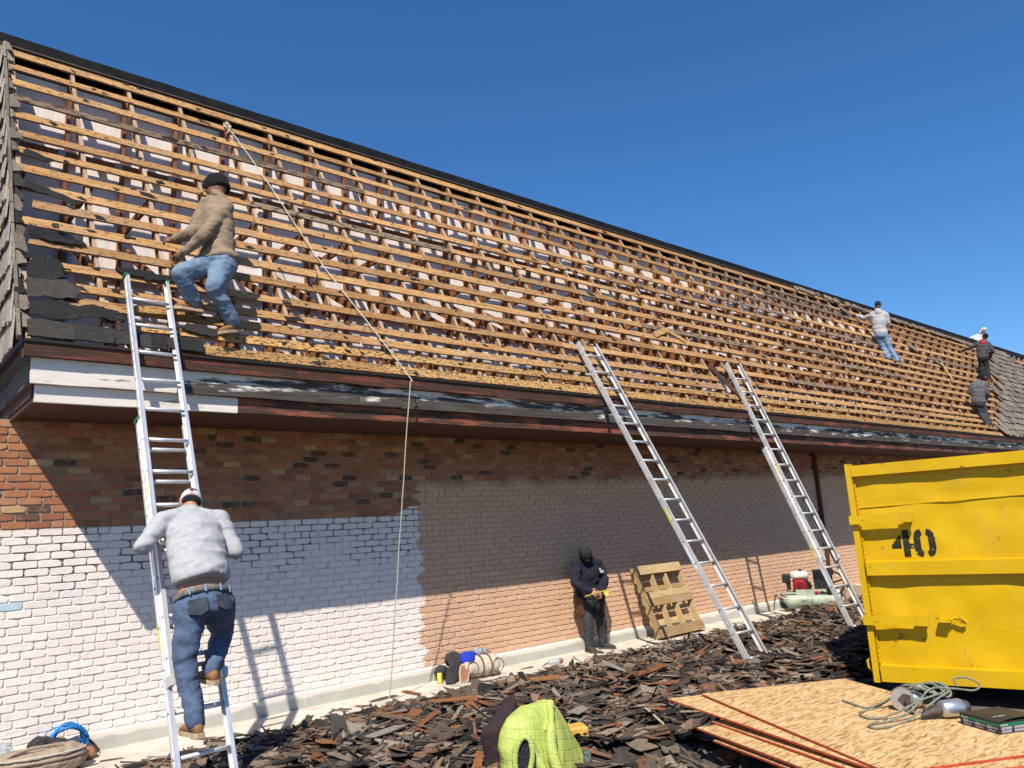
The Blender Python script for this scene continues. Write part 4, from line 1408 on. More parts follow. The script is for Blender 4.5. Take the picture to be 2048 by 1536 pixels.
# the largest pieces, one by one
def near_score(x, y, a): return a / ((x - CAM.x) ** 2 + (y - CAM.y) ** 2 + 3)
cand = []
for i in range(1500):
    x, y, h = rnd_xy(RD)
    if h < .02: continue
    ln, wd = rnd_dims(RD)
    ln *= 1.25; wd *= 1.5
    cand.append((near_score(x, y, ln * wd), x, y, h, ln, wd))
cand.sort(reverse=True)
dmesh = {}
n_w = n_f = 0
for sc_, x, y, h, ln, wd in cand[:330]:
    felt = RD.random() < .20
    key = ('f' if felt else 'w', RD.randrange(26))
    if key not in dmesh:
        a, b = rnd_dims(RD); a *= 1.1; b = max(b * 1.35, .05)
        if felt: b = max(b, .14)
        me = scrap_geo(a, b, .004 if felt else RD.uniform(.008, .016), RD, RD.uniform(-.5, .5) if felt else None).mesh('felt_scrap' if felt else 'wood_shingle')
        me.materials.append(M['felt'] if felt else M['debris'])
        dmesh[key] = me
    o = link('felt_scrap' if felt else 'wood_shingle', dmesh[key], None)
    o.location = (x, y, h + RD.uniform(.012, .05))
    o.rotation_euler = (math.radians(RD.gauss(0, 13)), math.radians(RD.gauss(0, 11)), RD.uniform(0, 6.283))
    if felt: tag(o, 'torn scrap of black roofing felt lying in the debris heap', 'roofing felt', 'felt scraps in the debris heap')
    else: tag(o, 'torn-off wooden shingle lying loose on the debris heap', 'shingle', 'loose shingles on the debris heap')

# a few pieces that stand out by size or colour
BIG = [((3.03, -2.60), .34, .15, 1.25, (12, 9), 'shk_rust', 'broad rust brown shake near the bottom edge, left of the green jacket'),
       ((3.50, -2.30), .27, .22, 1.15, (20, -14), 'shk_grey', 'square grey weathered shake tilted up among the debris, left of the maroon sweater'),
       ((3.62, -2.55), .62, .11, .55, (4, 6), 'shk_grey', 'long pale grey plank lying flat in the debris left of the jacket'),
       ((4.65, -2.15), .56, .10, -.25, (5, 4), 'shk_rust', 'long orange brown board in the debris behind the maroon sweater'),
       ((6.60, -2.55), .50, .13, 1.9, (8, -18), 'shk_grey', 'grey plank propped steeply in the heap left of the strand boards'),
       ((6.05, -1.95), .48, .15, -.1, (6, 5), 'shk_rust', 'rust red shake lying in the middle of the heap'),
       ((5.02, -3.45), .36, .12, .45, (7, 5), 'shk_grey', 'pale grey shake beside the yellow foam block')]
for k_, m_ in (('shk_rust', [(0, (.26, .105, .042)), (1, (.32, .15, .06))]), ('shk_grey', [(0, (.24, .205, .165)), (1, (.32, .28, .235))])):
    M[k_] = shake_mat(k_, m_)
for (x, y), ln, wd, yaw, (rx, ry), mk_, lab in BIG:
    o = link('wood_shingle', scrap_geo(ln, wd, .018, RD, .03).mesh('wood_shingle'), M[mk_])
    o.location = (x, y, heap_h(x, y) + .075)
    o.rotation_euler = (math.radians(rx), math.radians(ry), yaw)
    tag(o, lab, 'shingle')

# ---------------------------------------------------------------- people
def limb_dir(a, b): return (V(b) - V(a)).normalized()
def hand_geo(g, wrist, tip_dir, palm_n, side, curl=.6, scale=1.0):
    """palm, four unequal fingers and a thumb; palm_n points out of the palm"""
    wrist = V(wrist); d = V(tip_dir).normalized(); n = V(palm_n); n = (n - d * n.dot(d)).normalized()
    lat = d.cross(n).normalized() * side
    g.loft([(wrist - d * .01, lat * .024 * scale, n * .018 * scale), (wrist + d * .03 * scale, lat * .036 * scale, n * .017 * scale), (wrist + d * .075 * scale, lat * .042 * scale, n * .014 * scale), (wrist + d * .095 * scale, lat * .038 * scale, n * .011 * scale)], 10)
    for k, (off, ln) in enumerate(((.032, .072), (.011, .082), (-.011, .076), (-.031, .058))):
        p = wrist + d * .088 * scale + lat * off * scale
        pts = [p]; a = 0
        for seg in (.42, .32, .26):
            a += curl * (.75 + .12 * k)
            dirv = d * math.cos(a) + n * math.sin(a)
            pts.append(pts[-1] + dirv * ln * seg * scale)
        g.tube(pts, [.0098 * scale, .0092 * scale, .0084 * scale, .006 * scale], 7)
    p = wrist + d * .03 * scale + lat * .036 * scale
    t1 = p + (d * .6 + lat * .65 + n * .35).normalized() * .038 * scale
    t2 = t1 + (d * .8 + lat * .1 + n * .6).normalized() * .032 * scale
    g.tube([p - lat * .012, p, t1, t2], [.012 * scale, .0125 * scale, .0105 * scale, .007 * scale], 7)

def person(label, root, J, mats, face, group=None, bulk=1.0, vox=.016, hat='beanie', feet=None, hood=False, belt=False, waist_gap=0.0, detail=True, seed=1, hem=.35, sleeve=.93, palms=None, hs=1.0, legs=1.0):
    """J: joints in world metres, l/r are the person's own left and right"""
    J = {k: V(v) for k, v in J.items()}
    t = thing('person', root, label, 'person', group)
    lat = (J['shr'] - J['shl']).normalized()
    shc = (J['shr'] + J['shl']) / 2; hpc = (J['hipl'] + J['hipr']) / 2
    up = (shc - hpc).normalized()
    fwd = up.cross(lat).normalized()
    hlat = (J['hipr'] - J['hipl']); hlat = (hlat - up * hlat.dot(up)).normalized()
    hf = up.cross(hlat).normalized()
    face = V(face).normalized()
    hup = (J['head'] - J['neck']).normalized()
    fx = (face - hup * face.dot(hup)).normalized(); fl_ = fx.cross(hup).normalized()
    fup = fl_.cross(fx)
    H = J['head']
    fl_ = fl_ * hs; fx = fx * hs; fup = fup * hs
    s = bulk
    # --- body: one continuous skin
    b = G()
    b.ell(H, fl_ * .074, fx * .092, fup * .112, 16, 11)
    b.ell(H + fx * .022 - fup * .055, fl_ * .056, fx * .066, fup * .062, 12, 8)
    b.capsule(H + fx * .088 + fup * .008, H + fx * .106 - fup * .030, .010, .014, 8)
    for q in (-1, 1):
        b.ell(H + fl_ * (q * .076) - fup * .012 - fx * .008, fl_ * .012, fx * .020, fup * .032, 8, 6)
    b.capsule(H - fup * .06 - fx * .01, J['neck'] - up * .05, .056, .066, 12)
    b.loft([(hpc - up * .05, hlat * .15 * s, hf * .11 * s), (hpc + up * .10, hlat * .155 * s, hf * .112 * s), (J['waist'].lerp(shc, .2), lat * .15 * s, fwd * .105 * s), (J['waist'].lerp(shc, .7), lat * .165 * s, fwd * .11 * s), (shc, lat * (.15 * s), fwd * .075), (J['neck'] - up * .02, lat * .06, fwd * .058)], 16)
    for q in 'lr':
        b.capsule(J['sh' + q], J['el' + q], .046 * s, .040 * s); b.capsule(J['el' + q], J['ha' + q], .040 * s, .027)
        b.capsule(J['hip' + q], J['kn' + q], .075 * s, .054); b.capsule(J['kn' + q], J['an' + q], .052, .040)
    b = remesh(b, vox * .85, 2)
    if detail:
        for q, sd in (('l', -1), ('r', 1)):
            d = limb_dir(J['el' + q], J['ha' + q])
            pn_ = V(palms[q]) if palms and q in palms else Vector((0, 1, -.3))
            dd = (d + (V(palms['d' + q]) if palms and 'd' + q in palms else Vector((0, 0, 0)))).normalized()
            hand_geo(b, J['ha' + q] - d * .02, dd, pn_, sd, .55)
    body = obj('body', b, M[mats['skin']], t, smooth=True)
    eyes = G()
    for q in (-1, 1):
        eyes.ell(H + fl_ * (q * .030) + fx * .083 + fup * .012, fl_ * .012, fx * .006, fup * .006, 8, 5)
        eyes.ell(H + fl_ * (q * .031) + fx * .086 + fup * .030, fl_ * .017, fx * .005, fup * .004, 8, 5)
    eyes.ell(H + fx * .088 - fup * .055, fl_ * .022, fx * .006, fup * .005, 8, 5)
    obj('eyes_and_mouth', eyes, M['boot_dark'], body)
    # --- top
    g = G()
    hemp = hpc.lerp(J['waist'], hem + waist_gap)
    wv = J['waist'] - hpc
    hk = 1.16 if hem < 0 else 1.0
    g.loft([(hemp - up * .012, hlat * .178 * s * hk, hf * .142 * s * hk), (hemp + up * .02, hlat * .186 * s * hk, hf * .150 * s * hk), (J['waist'] + up * .03, lat * .183 * s, fwd * .145 * s), (J['waist'].lerp(shc, .5), lat * .190 * s, fwd * .142 * s), (J['waist'].lerp(shc, .82), lat * .190 * s, fwd * .128 * s),
            (shc + up * .01, lat * (max(.13, (J['shr'] - J['shl']).length / 2 - .03)), fwd * .092 * s), (shc.lerp(J['neck'], .65) + up * .015, lat * .095 * s, fwd * .082), (J['neck'] + up * .025, lat * .070, fwd * .068)], 20)
    g.capsule(J['shl'] - up * .005, J['shr'] - up * .005, .074 * s, .074 * s)
    for q in 'lr':
        g.capsule(J['neck'] - up * .015 - fwd * .01, J['sh' + q] + up * .002, .066, .066 * s)
    for q in 'lr':
        c = J['el' + q].lerp(J['ha' + q], sleeve)
        g.capsule(J['sh' + q] - up * .01, J['el' + q], .070 * s, .058 * s); g.capsule(J['el' + q], c, .057 * s, .042)
    g = remesh(g, vox, 3)
    B = [list(lat), list(fwd), list(up)]
    g = folds(g, .017, (3.0, 3.0, 9.5), seed, B)
    g = folds(g, .007, (8, 8, 19), seed + 3, B)
    top = obj('top', g, M[mats['top']], t, smooth=True)
    rings = G()
    for q in 'lr':
        c = J['el' + q].lerp(J['ha' + q], sleeve); d = limb_dir(J['el' + q], J['ha' + q])
        o1 = d.orthogonal().normalized() * .043; o2 = d.cross(o1)
        rings.loft([(c - d * .03, o1, o2), (c - d * .005, o1 * .97, o2 * .97), (c + d * .014, o1 * .86, o2 * .86)], 12)
    obj('cuffs', rings, M[mats['top']], top, smooth=True, kind='stuff')
    # --- trousers
    g = G()
    wb = hpc.lerp(J['waist'], max(.08, hem * .95))
    g.loft([(hpc - up * .105, hlat * .135 * s, hf * .115 * s), (hpc - up * .04, hlat * .178 * s, hf * .148 * s), (hpc + up * .05, hlat * .176 * s, hf * .142 * s), (wb, hlat * .168 * s, hf * .128 * s), (wb + up * .012, hlat * .160 * s, hf * .12 * s)], 20)
    for q in 'lr':
        g.capsule(J['hip' + q] - up * .02, J['kn' + q], .100 * s * legs, .073 * (s * .6 + .4) * (legs * .5 + .5)); g.capsule(J['kn' + q], J['an' + q].lerp(J['kn' + q], .02), .072 * (s * .6 + .4) * (legs * .5 + .5), .062 * (legs * .4 + .6))
    g = remesh(g, vox, 3)
    g = folds(g, .014, (5, 5, 9), seed + 7)
    g = folds(g, .006, (11, 11, 22), seed + 9)
    tr = obj('trousers', g, M[mats['trousers']], t, smooth=True)
    if belt:
        g = G()
        pts = [wb - up * .008 + hlat * (.183 * s * math.cos(a)) + hf * (.145 * s * math.sin(a)) for a in np.linspace(0, 2 * math.pi, 40, endpoint=False)]
        for i in range(40):
            p, q = pts[i], pts[(i+1) % 40]
            o_ = ((p + q) / 2 - wb).normalized()
            g.add([p - up * .02, q - up * .02, q + up * .02, p + up * .02, p - up * .02 + o_ * .006, q - up * .02 + o_ * .006, q + up * .02 + o_ * .006, p + up * .02 + o_ * .006], [(4, 5, 6, 7), (3, 7, 6, 2), (0, 1, 5, 4)])
        obj('belt', g, M['belt'], tr, smooth=True)
        for a in (-2.3, -1.75, -1.2, -.7):
            c = wb - up * .008 + hlat * (.191 * s * math.cos(a)) + hf * (.153 * s * math.sin(a))
            o_ = (c - wb).normalized(); tg = up.cross(o_).normalized()
            obj('belt_loop', G().box(c, tg * .006, o_ * .004, up * .027), M['denim_mid'], tr)
    # --- shoes
    for q in 'lr':
        a = J['an' + q]; fd = V(feet[q]) if feet else Vector((fwd.x, fwd.y, 0))
        fd = fd.normalized(); upf = Vector((0, 0, 1)); upf = (upf - fd * upf.dot(fd)).normalized(); sdv = fd.cross(upf)
        base = a - upf * .075
        g = G()
        g.loft([(base - fd * .075 + upf * .035, sdv * .020, upf * .026), (base - fd * .055 + upf * .045, sdv * .036, upf * .042), (base + upf * .048, sdv * .040, upf * .046), (base + fd * .07 + upf * .038, sdv * .044, upf * .036), (base + fd * .14 + upf * .030, sdv * .047, upf * .028), (base + fd * .185 + upf * .024, sdv * .034, upf * .018)], 12)
        sh_ = (J['kn' + q] - a).normalized()
        g.capsule(base + upf * .05 - fd * .012, a + sh_ * .03, .046, .047)
        g = remesh(g, vox * .8, 2)
        sh = obj('boot' if mats['shoe'] == 'boot' else 'shoe', g, M[mats['shoe']], t, smooth=True)
        so = G()
        ol = [(-.085, -.022), (-.06, -.038), (0, -.040), (.07, -.046), (.14, -.050), (.19, -.030), (.203, 0), (.19, .030), (.14, .050), (.07, .046), (0, .040), (-.06, .038), (-.085, .022)]
        so.prism([base + fd * x_ + sdv * y_ + upf * .016 for x_, y_ in ol], upf * -.028)
        obj('sole', so, M[mats.get('sole', 'sole_dark')], sh)
    # --- headgear
    if hat == 'beanie':
        g = G()
        rr = []
        for k_, (z_, r_) in enumerate(((-.045, 1.02), (-.02, 1.12), (.03, 1.14), (.07, 1.08), (.105, .90), (.132, .60), (.148, .2))):
            rr.append((H + fup * z_ - fx * .004 * k_ - fx * max(0, -z_) * .5, fl_ * .080 * r_, fx * .098 * r_))
        g.loft(rr, 18)
        g = remesh(g, vox * .7, 2); g = folds(g, .005, (9, 9, 24), seed + 2)
        obj('knit_cap', g, M[mats['hat']], t, smooth=True)
    elif hat in ('cap', 'cap_back', 'cap_red'):
        g = G()
        rr = [(H + fup * z_ - fx * .004, fl_ * .079 * r_, fx * .099 * r_) for z_, r_ in ((-.005, 1.03), (.03, 1.06), (.065, 1.0), (.095, .80), (.115, .48), (.122, .14))]
        g.loft(rr, 18)
        g = remesh(g, vox * .7, 2)
        cp = obj('cap', g, M[mats['hat']], t, smooth=True)
        br = G(); pts = []
        bd = fx if hat != 'cap_back' else -fx
        for a in np.linspace(-1.15, 1.15, 12):
            pts.append(H + fup * .006 + bd * (.082 + .085 * math.cos(a)) + fl_ * (.078 * math.sin(a)) - fup * .018 * math.cos(a))
        br.prism(pts, fup * .006)
        obj('cap_brim', br, M[mats['hat']], cp)
    if hood == 'up':
        g = G()
        g.loft([(H - fup * .14 - fx * .02, fl_ * .105, fx * .105), (H - fup * .05 - fx * .022, fl_ * .098, fx * .100), (H + fup * .04 - fx * .022, fl_ * .098, fx * .104), (H + fup * .10 - fx * .026, fl_ * .078, fx * .088), (H + fup * .135 - fx * .03, fl_ * .035, fx * .045)], 16)
        g = remesh(g, vox * .8, 2)
        # open the front of the hood round the face
        hv = np.array(g.v); keep = []
        c0 = np.array(H); fxx = np.array(fx); fll = np.array(fl_); fuu = np.array(fup)
        for f in g.f:
            p = hv[f].mean(0) - c0
            if p @ fxx > .045 and abs(p @ fll) < .062 and -.115 < p @ fuu < .078: continue
            keep.append(f)
        g.f = keep; g.m = [0] * len(keep)
        hd = obj('hood', g, M[mats['top']], top, smooth=True)
        md = hd.modifiers.new('thick', 'SOLIDIFY'); md.thickness = .012
    elif hood == 'down':
        g = G()
        c = J['neck'] - fwd * .055 + up * .0
        g.ell(c, lat * .10, fwd * .055, up * .055, 14, 8)
        g.ell(c - fwd * .03 - up * .06, lat * .085, fwd * .035, up * .075, 14, 8)
        g = remesh(g, vox * .8, 2); g = folds(g, .008, (8, 8, 8), seed + 5)
        obj('hood', g, M[mats.get('hoodmat', mats['top'])], top, smooth=True)
    return t, dict(body=body, top=top, trousers=tr, lat=lat, fwd=fwd, up=up, H=H, fx=fx, fl=fl_, fup=fup, J=J, hpc=hpc, hf=hf, hlat=hlat, s=s)

# climber on the near ladder: pale sweatshirt, jeans, back to us
J1 = dict(head=(2.092, -2.225, 2.165), neck=(2.052, -2.335, 2.085), shl=(1.845, -2.375, 2.025), shr=(2.258, -2.385, 2.020), ell=(1.672, -2.50, 1.860), elr=(2.338, -2.52, 1.775),
          hal=(1.798, -2.225, 1.930), har=(2.250, -2.235, 1.900), waist=(2.040, -2.650, 1.590), hipl=(1.950, -2.690, 1.400), hipr=(2.150, -2.680, 1.418),
          knl=(1.902, -2.745, 1.060), knr=(2.290, -2.395, 1.165), anl=(1.955, -2.83, .640), anr=(2.095, -2.72, .950))
p1, P = person('man in a pale grey sweatshirt and blue jeans climbing the near ladder, seen from behind', (2.03, -2.80, .55), J1,
          dict(skin='skin', top='hoodie_grey', trousers='denim_dark', shoe='boot', sole='sole', hat='cap_white'), (.12, .85, -.50), legs=1.08, bulk=1.08, vox=.013, hat='cap', belt=True, waist_gap=.58, hem=.36,
          feet=dict(l=(-.10, 1, -.02), r=(-.15, 1, .05)), seed=2, palms=dict(l=(.6, .6, 0), r=(-.6, .6, 0)))
def pocket(P, u0, z0, wd, hh, mat, tilt=0.0):
    g = G()
    pts = []
    for (a, b_) in ((-1, 1), (1, 1), (1, -.55), (0, -1), (-1, -.55)):
        xx = u0 + a * wd / 2; zz = z0 + b_ * hh / 2
        c = P['hpc'] + P['up'] * zz
        lim = .190 * P['s']
        yy = -.158 * P['s'] * math.sqrt(max(.05, 1 - (xx / lim) ** 2)) - .004
        pts.append(c + P['hlat'] * xx + P['hf'] * yy)
    g.prism(pts, P['hf'] * .02)
    obj('back_pocket', g, M[mat], P['trousers'])
pocket(P, -.095, -.075, .115, .13, 'patch_dark'); pocket(P, .092, -.060, .115, .12, 'patch_dark')
cb = G()
c = P['H'] - P['fx'] * .100 + P['fup'] * .030
cb.ell(c + P['fup'] * .012, P['fl'] * .032, P['fx'] * .010, P['fup'] * .018, 12, 6)
obj('cap_opening', cb, M['black_cloth'], [o for o in p1.children if o.name.startswith('cap')][0])
obj('cap_strap', G().box(c - P['fup'] * .012 - P['fl'] * .012, P['fl'] * .010, P['fx'] * .012, P['fup'] * .012), M['red_cloth'], [o for o in p1.children if o.name.startswith('cap')][0])
obj('hair', G().ell(P['H'] - P['fx'] * .040 - P['fup'] * .035, P['fl'] * .074, P['fx'] * .058, P['fup'] * .046, 14, 8), M['black_cloth'], p1, smooth=True)

# man standing on the battens: tan jacket, black knit cap, faded jeans
J2 = dict(shr=(2.725, -1.200, 5.206), shl=(2.621, -0.950, 5.301), elr=(2.446, -1.360, 4.773), har=(2.305, -1.200, 4.623), hal=(2.314, -0.900, 4.864), ell=(2.429, -1.080, 4.891), neck=(2.718, -1.020, 5.371), head=(2.710, -0.950, 5.519), waist=(2.653, -1.220, 4.723), hipr=(2.680, -1.310, 4.574), hipl=(2.604, -1.180, 4.600),
          knl=(2.270, -1.265, 4.395), anl=(2.452, -1.155, 4.155), knr=(2.555, -1.375, 4.270), anr=(2.795, -1.262, 3.965))
p2, P = person('man in a tan work jacket, black knit cap and faded jeans standing on the battens', (2.65, -1.05, 4.05), J2,
          dict(skin='skin_dark', top='tan_jacket', trousers='denim_light', shoe='boot', sole='sole', hat='knit'), (-.85, .50, .02), bulk=1.02, vox=.013, hs=1.16, legs=1.22, hat='beanie', hem=-.12,
          feet=dict(l=(-1, .05, .02), r=(-.85, -.25, -.22)), seed=5, sleeve=.90, palms=dict(l=(.2, .9, -.5), r=(-.3, .8, -.2), dl=(-.8, .3, .2), dr=(-.3, 0, -.4)))
g = G(); c = P['J']['neck'] + P['up'] * .01
g.loft([(c - P['up'] * .02, P['lat'] * .092, P['fwd'] * .088), (c + P['up'] * .025, P['lat'] * .086, P['fwd'] * .084), (c + P['up'] * .055, P['lat'] * .078, P['fwd'] * .078)], 16)
obj('collar', g, M['tan_jacket'], P['top'], smooth=True)

# man by the wall holding a tape measure
J3 = dict(head=(8.372, -.420, 1.405), neck=(8.470, -.325, 1.325), shr=(8.290, -.300, 1.258), shl=(8.745, -.300, 1.235), elr=(8.165, -.370, 1.005), ell=(8.800, -.370, .975),
          har=(8.285, -.560, .885), hal=(8.490, -.560, .838), waist=(8.530, -.255, .930), hipr=(8.470, -.240, .752), hipl=(8.660, -.240, .735),
          knr=(8.440, -.300, .430), knl=(8.720, -.300, .420), anr=(8.462, -.262, .085), anl=(8.775, -.262, .085))
p3, P = person('man in navy sweatshirt and dark cap by tan wall, looking down at a tape measure', (8.55, -.28, 0), J3,
          dict(skin='skin', top='navy_shirt', trousers='slate_trousers', shoe='boot_dark', sole='sole_dark', hat='olive_knit'), (-.25, -.80, -.62), bulk=1.10, vox=.014, hat='beanie', hem=.16,
          feet=dict(r=(-.25, -1, 0), l=(.40, -1, 0)), seed=8, palms=dict(r=(.5, .3, -.3), l=(-.5, .2, -.3)))
g = G(); q = P['J']['waist'].lerp(P['J']['shl'], .72) + P['fwd'] * .135
g.prism([q + P['lat'] * a + P['up'] * b_ for a, b_ in ((.035, .01), (.05, .035), (.035, .055), (.01, .045), (.015, .02), (-.045, .02), (-.045, -.02), (.03, -.02))], P['fwd'] * .006)
obj('shirt_print', g, M['white_print'], P['top'])
g = G(); g.loft([(P['J']['neck'] - P['up'] * .06 + P['fwd'] * .05, P['lat'] * .095, P['fwd'] * .075), (P['J']['neck'] + P['up'] * .0 + P['fwd'] * .05, P['lat'] * .085, P['fwd'] * .075), (P['J']['neck'] + P['up'] * .06 + P['fwd'] * .06, P['lat'] * .072, P['fwd'] * .07)], 14)
obj('neck_warmer', folds(remesh(g, .012, 2), .006, (12, 12, 12), 3), M['black_cloth'], p3, smooth=True)
g = G()
for a in np.linspace(0, 2 * math.pi, 30, endpoint=False):
    c = P['hpc'] + P['up'] * .07 + P['hlat'] * (.185 * math.cos(a)) + P['hf'] * (.15 * math.sin(a))
    g.ell(c, P['hlat'] * .022, P['hf'] * .022, P['up'] * .028, 6, 4)
tb = obj('tool_belt', remesh(g, .012, 2), M['leather'], p3, smooth=True)
for sgn, m_ in ((-1, 'leather'), (1, 'leather')):
    c = P['hpc'] + P['hlat'] * (sgn * .215) + P['hf'] * .02 - P['up'] * .02
    g = G().loft([(c + P['up'] * .10, P['hlat'] * .045, P['hf'] * .085), (c, P['hlat'] * .055, P['hf'] * .095), (c - P['up'] * .16, P['hlat'] * .042, P['hf'] * .075), (c - P['up'] * .20, P['hlat'] * .02, P['hf'] * .04)], 12)
    obj('tool_pouch', folds(remesh(g, .012, 2), .010, (10, 10, 10), 4), M[m_], tb, smooth=True)
c = P['hpc'] + P['hf'] * .165 - P['up'] * .03
g = G().loft([(c + P['up'] * .10, P['hlat'] * .075, P['hf'] * .03), (c - P['up'] * .05, P['hlat'] * .085, P['hf'] * .045), (c - P['up'] * .20, P['hlat'] * .055, P['hf'] * .03)], 12)
obj('tool_pouch', folds(remesh(g, .012, 2), .014, (12, 12, 12), 9), M['black_cloth'], tb, smooth=True)
tm = thing('tape_measure', (8.455, -.665, .82), 'yellow tape measure with blade pulled out in the hands of the navy clad man', 'tape measure')
obj('tape_case', G().tube([(8.470, -.690, .845), (8.490, -.655, .845)], .038, 14), M['sticker'], tm)
obj('tape_blade', G().box((8.25, -.685, .865), (.22, .0, .022), (0, .0012, 0), (0.001, 0, .006)), M['sticker'], tm)
g = G()
for k in range(4):
    c = P['hpc'] + P['hf'] * .225 + P['hlat'] * (-.05 + .035 * k)
    g.tube([c + P['up'] * .09, c + P['hlat'] * .01 - P['up'] * .04, c + P['hlat'] * (.025 * (k % 2)) - P['up'] * (.12 + .03 * k)], .009, 6)
obj('belt_tools', g, M['under_steel'], tb, kind='stuff')

# far roof: grey hoodie near the ridge
J4 = dict(head=(20.9, .030, 7.235), neck=(20.9, .045, 7.085), shl=(20.83, .20, 7.00), shr=(20.96, -.125, 6.94), ell=(20.85, .43, 6.97), elr=(21.0, -.13, 6.72), hal=(20.92, .64, 7.10), har=(21.18, -.02, 6.70),
          waist=(20.9, .085, 6.60), hipl=(20.87, .13, 6.42), hipr=(20.93, -.01, 6.40), knl=(20.95, .08, 6.06), knr=(20.98, -.08, 6.05), anl=(20.90, -.035, 5.74), anr=(20.95, -.235, 5.64))
person('man in pale grey hoodie and dark cap reaching up to the far ridge', (20.9, -.1, 5.66), J4, dict(skin='skin_dark', top='hoodie_grey_far', trousers='denim_mid', shoe='boot_dark', sole='sole', hat='black_trousers'),
       (.9, .3, .15), bulk=.95, vox=.022, hat='cap', hood='down', hem=.1, feet=dict(l=(.9, .4, 0), r=(.9, -.3, 0)), seed=11)
# seated behind the ridge, hood up
J5 = dict(head=(33.3, 1.300, 8.410), neck=(33.3, 1.43, 8.27), shl=(33.2, 1.72, 8.20), shr=(33.36, 1.33, 8.10), ell=(33.1, 1.92, 8.0), elr=(33.3, 1.40, 7.90), hal=(33.0, 1.70, 7.80), har=(33.05, 1.30, 7.80),
          waist=(33.3, 1.80, 7.90), hipl=(33.2, 1.98, 7.76), hipr=(33.4, 1.80, 7.76), knl=(33.1, 1.55, 7.72), knr=(33.5, 1.45, 7.72), anl=(33.4, 1.85, 7.68), anr=(33.6, 1.70, 7.68))
person('bearded man with a white hood up looking over the far ridge', (33.3, 1.6, 7.61), J5, dict(skin='skin', top='hoodie_white', trousers='black_trousers', shoe='boot_dark', hat='knit'),
       (-.88, -.40, -.15), bulk=.98, vox=.024, hat='none', hood='up', hem=.1, feet=dict(l=(0, 1, 0), r=(0, 1, 0)), seed=13)
# below him, grey hoodie with red hood
J6 = dict(head=(28.0, -.284, 7.145), neck=(28.0, -.205, 7.02), shl=(27.95, -.02, 6.955), shr=(28.05, -.36, 6.88), ell=(27.95, .19, 6.87), elr=(28.1, -.40, 6.64), hal=(28.0, .40, 6.85), har=(28.25, -.25, 6.50),
          waist=(28.0, -.12, 6.61), hipl=(27.95, -.06, 6.47), hipr=(28.05, -.17, 6.46), knl=(28.0, -.03, 6.19), knr=(28.05, -.17, 6.16), anl=(27.9, -.06, 5.87), anr=(27.95, -.20, 5.79))
t6, P6 = person('man in dark grey hoodie with red hood, just below the white hooded man', (27.95, -.15, 5.79), J6, dict(skin='skin_dark', top='charcoal_shirt', trousers='black_trousers', shoe='boot_dark', hat='knit', hoodmat='red_cloth'),
       (.85, .45, -.1), bulk=.92, vox=.022, hat='cap', hood='down', hem=.1, feet=dict(l=(.9, .4, 0), r=(.9, -.2, 0)), seed=17)
# lowest of the far group
J7 = dict(head=(24.12, -1.13, 5.265), neck=(24.05, -1.08, 5.165), shl=(23.95, -.95, 5.10), shr=(24.05, -1.26, 5.06), ell=(23.95, -.82, 4.90), elr=(24.1, -1.27, 4.79), hal=(24.25, -.88, 4.80), har=(24.3, -1.12, 4.68),
          waist=(24.0, -1.02, 4.70), hipl=(23.97, -.955, 4.58), hipr=(24.05, -1.075, 4.56), knl=(24.05, -1.01, 4.27), knr=(24.1, -1.10, 4.28), anl=(24.0, -1.13, 3.95), anr=(24.05, -1.205, 3.90))
person('man in plain grey sweater bending at the old shakes, lowest far worker', (24.0, -1.15, 3.90), J7, dict(skin='skin_dark', top='grey_shirt', trousers='slate_trousers', shoe='boot', sole='sole', hat='knit'),
       (.85, .2, -.45), bulk=.95, vox=.022, hat='beanie', hem=.1, feet=dict(l=(.9, .2, 0), r=(.9, -.2, 0)), seed=19)

# ---------------------------------------------------------------- air compressor by the wall
CO = Vector((14.15, -.74, .0)); ce = Vector((.484, -.875, 0)); cf = Vector((-.875, -.484, 0)); cu = Vector((0, 0, 1))   # ce to the right as seen, cf towards us
def K(a, b, c): return CO + ce * a + cf * b + cu * c
cmpd = thing('air_compressor', tuple(CO), 'petrol air compressor with red engine cover on pale green tanks by the wall', 'compressor')
for i, b in enumerate((.17, -.17)):
    pts = []; rs = []
    for t in np.linspace(0, 1, 15):
        x = -.54 + 1.08 * t
        e = min(t, 1 - t) * 1.08
        pts.append(K(x, b, .19)); rs.append(.125 * math.sqrt(max(.02, 1 - max(0, (.10 - e) / .10) ** 2)))
    tk = obj('tank', G().tube(pts, rs, 20), M['tank'], cmpd, smooth=True)
    for x in (-.30, .30):
        obj('tank_foot', G().tube([K(x, b - .03, .05), K(x, b + .05, .05)], .045, 12), M['gang_metal'], tk)
    obj('tank_band', G().tube([K(.50 - .02 * math.cos(q), b + .13 * math.cos(q), .19 + .13 * math.sin(q)) for q in np.linspace(.2, 2.9, 10)], .010, 6), M['under_steel'], tk)
obj('base_plate', G().box(K(-.02, 0, .335), ce * .46, cf * .24, cu * .012), M['tank'], cmpd)
obj('side_plate', G().box(K(-.0, .235, .345), ce * .30, cf * .008, cu * .055), M['tank'], cmpd)
obj('handle', G().tube(smooth_path([K(-.42, .2, .22), K(-.55, .2, .25), K(-.66, .2, .36), K(-.66, -.2, .36), K(-.55, -.2, .25), K(-.42, -.2, .22)], 5), .013, 6), M['gang_metal'], cmpd)
g = G()
for dx_ in (-.60, -.52): g.prism([K(dx_, .10, .06), K(dx_ + .07, .10, .06), K(dx_ + .05, .10, .16), K(dx_ - .02, .10, .16)], cf * -.10)
obj('front_feet', g, M['engine_black'], cmpd, kind='stuff')
eb = obj('engine_block', remesh(G().box(K(-.20, -.02, .46), ce * .14, cf * .13, cu * .12).ell(K(-.07, -.02, .44), ce * .07, cf * .11, cu * .09), .014, 1), M['engine_black'], cmpd, smooth=True)
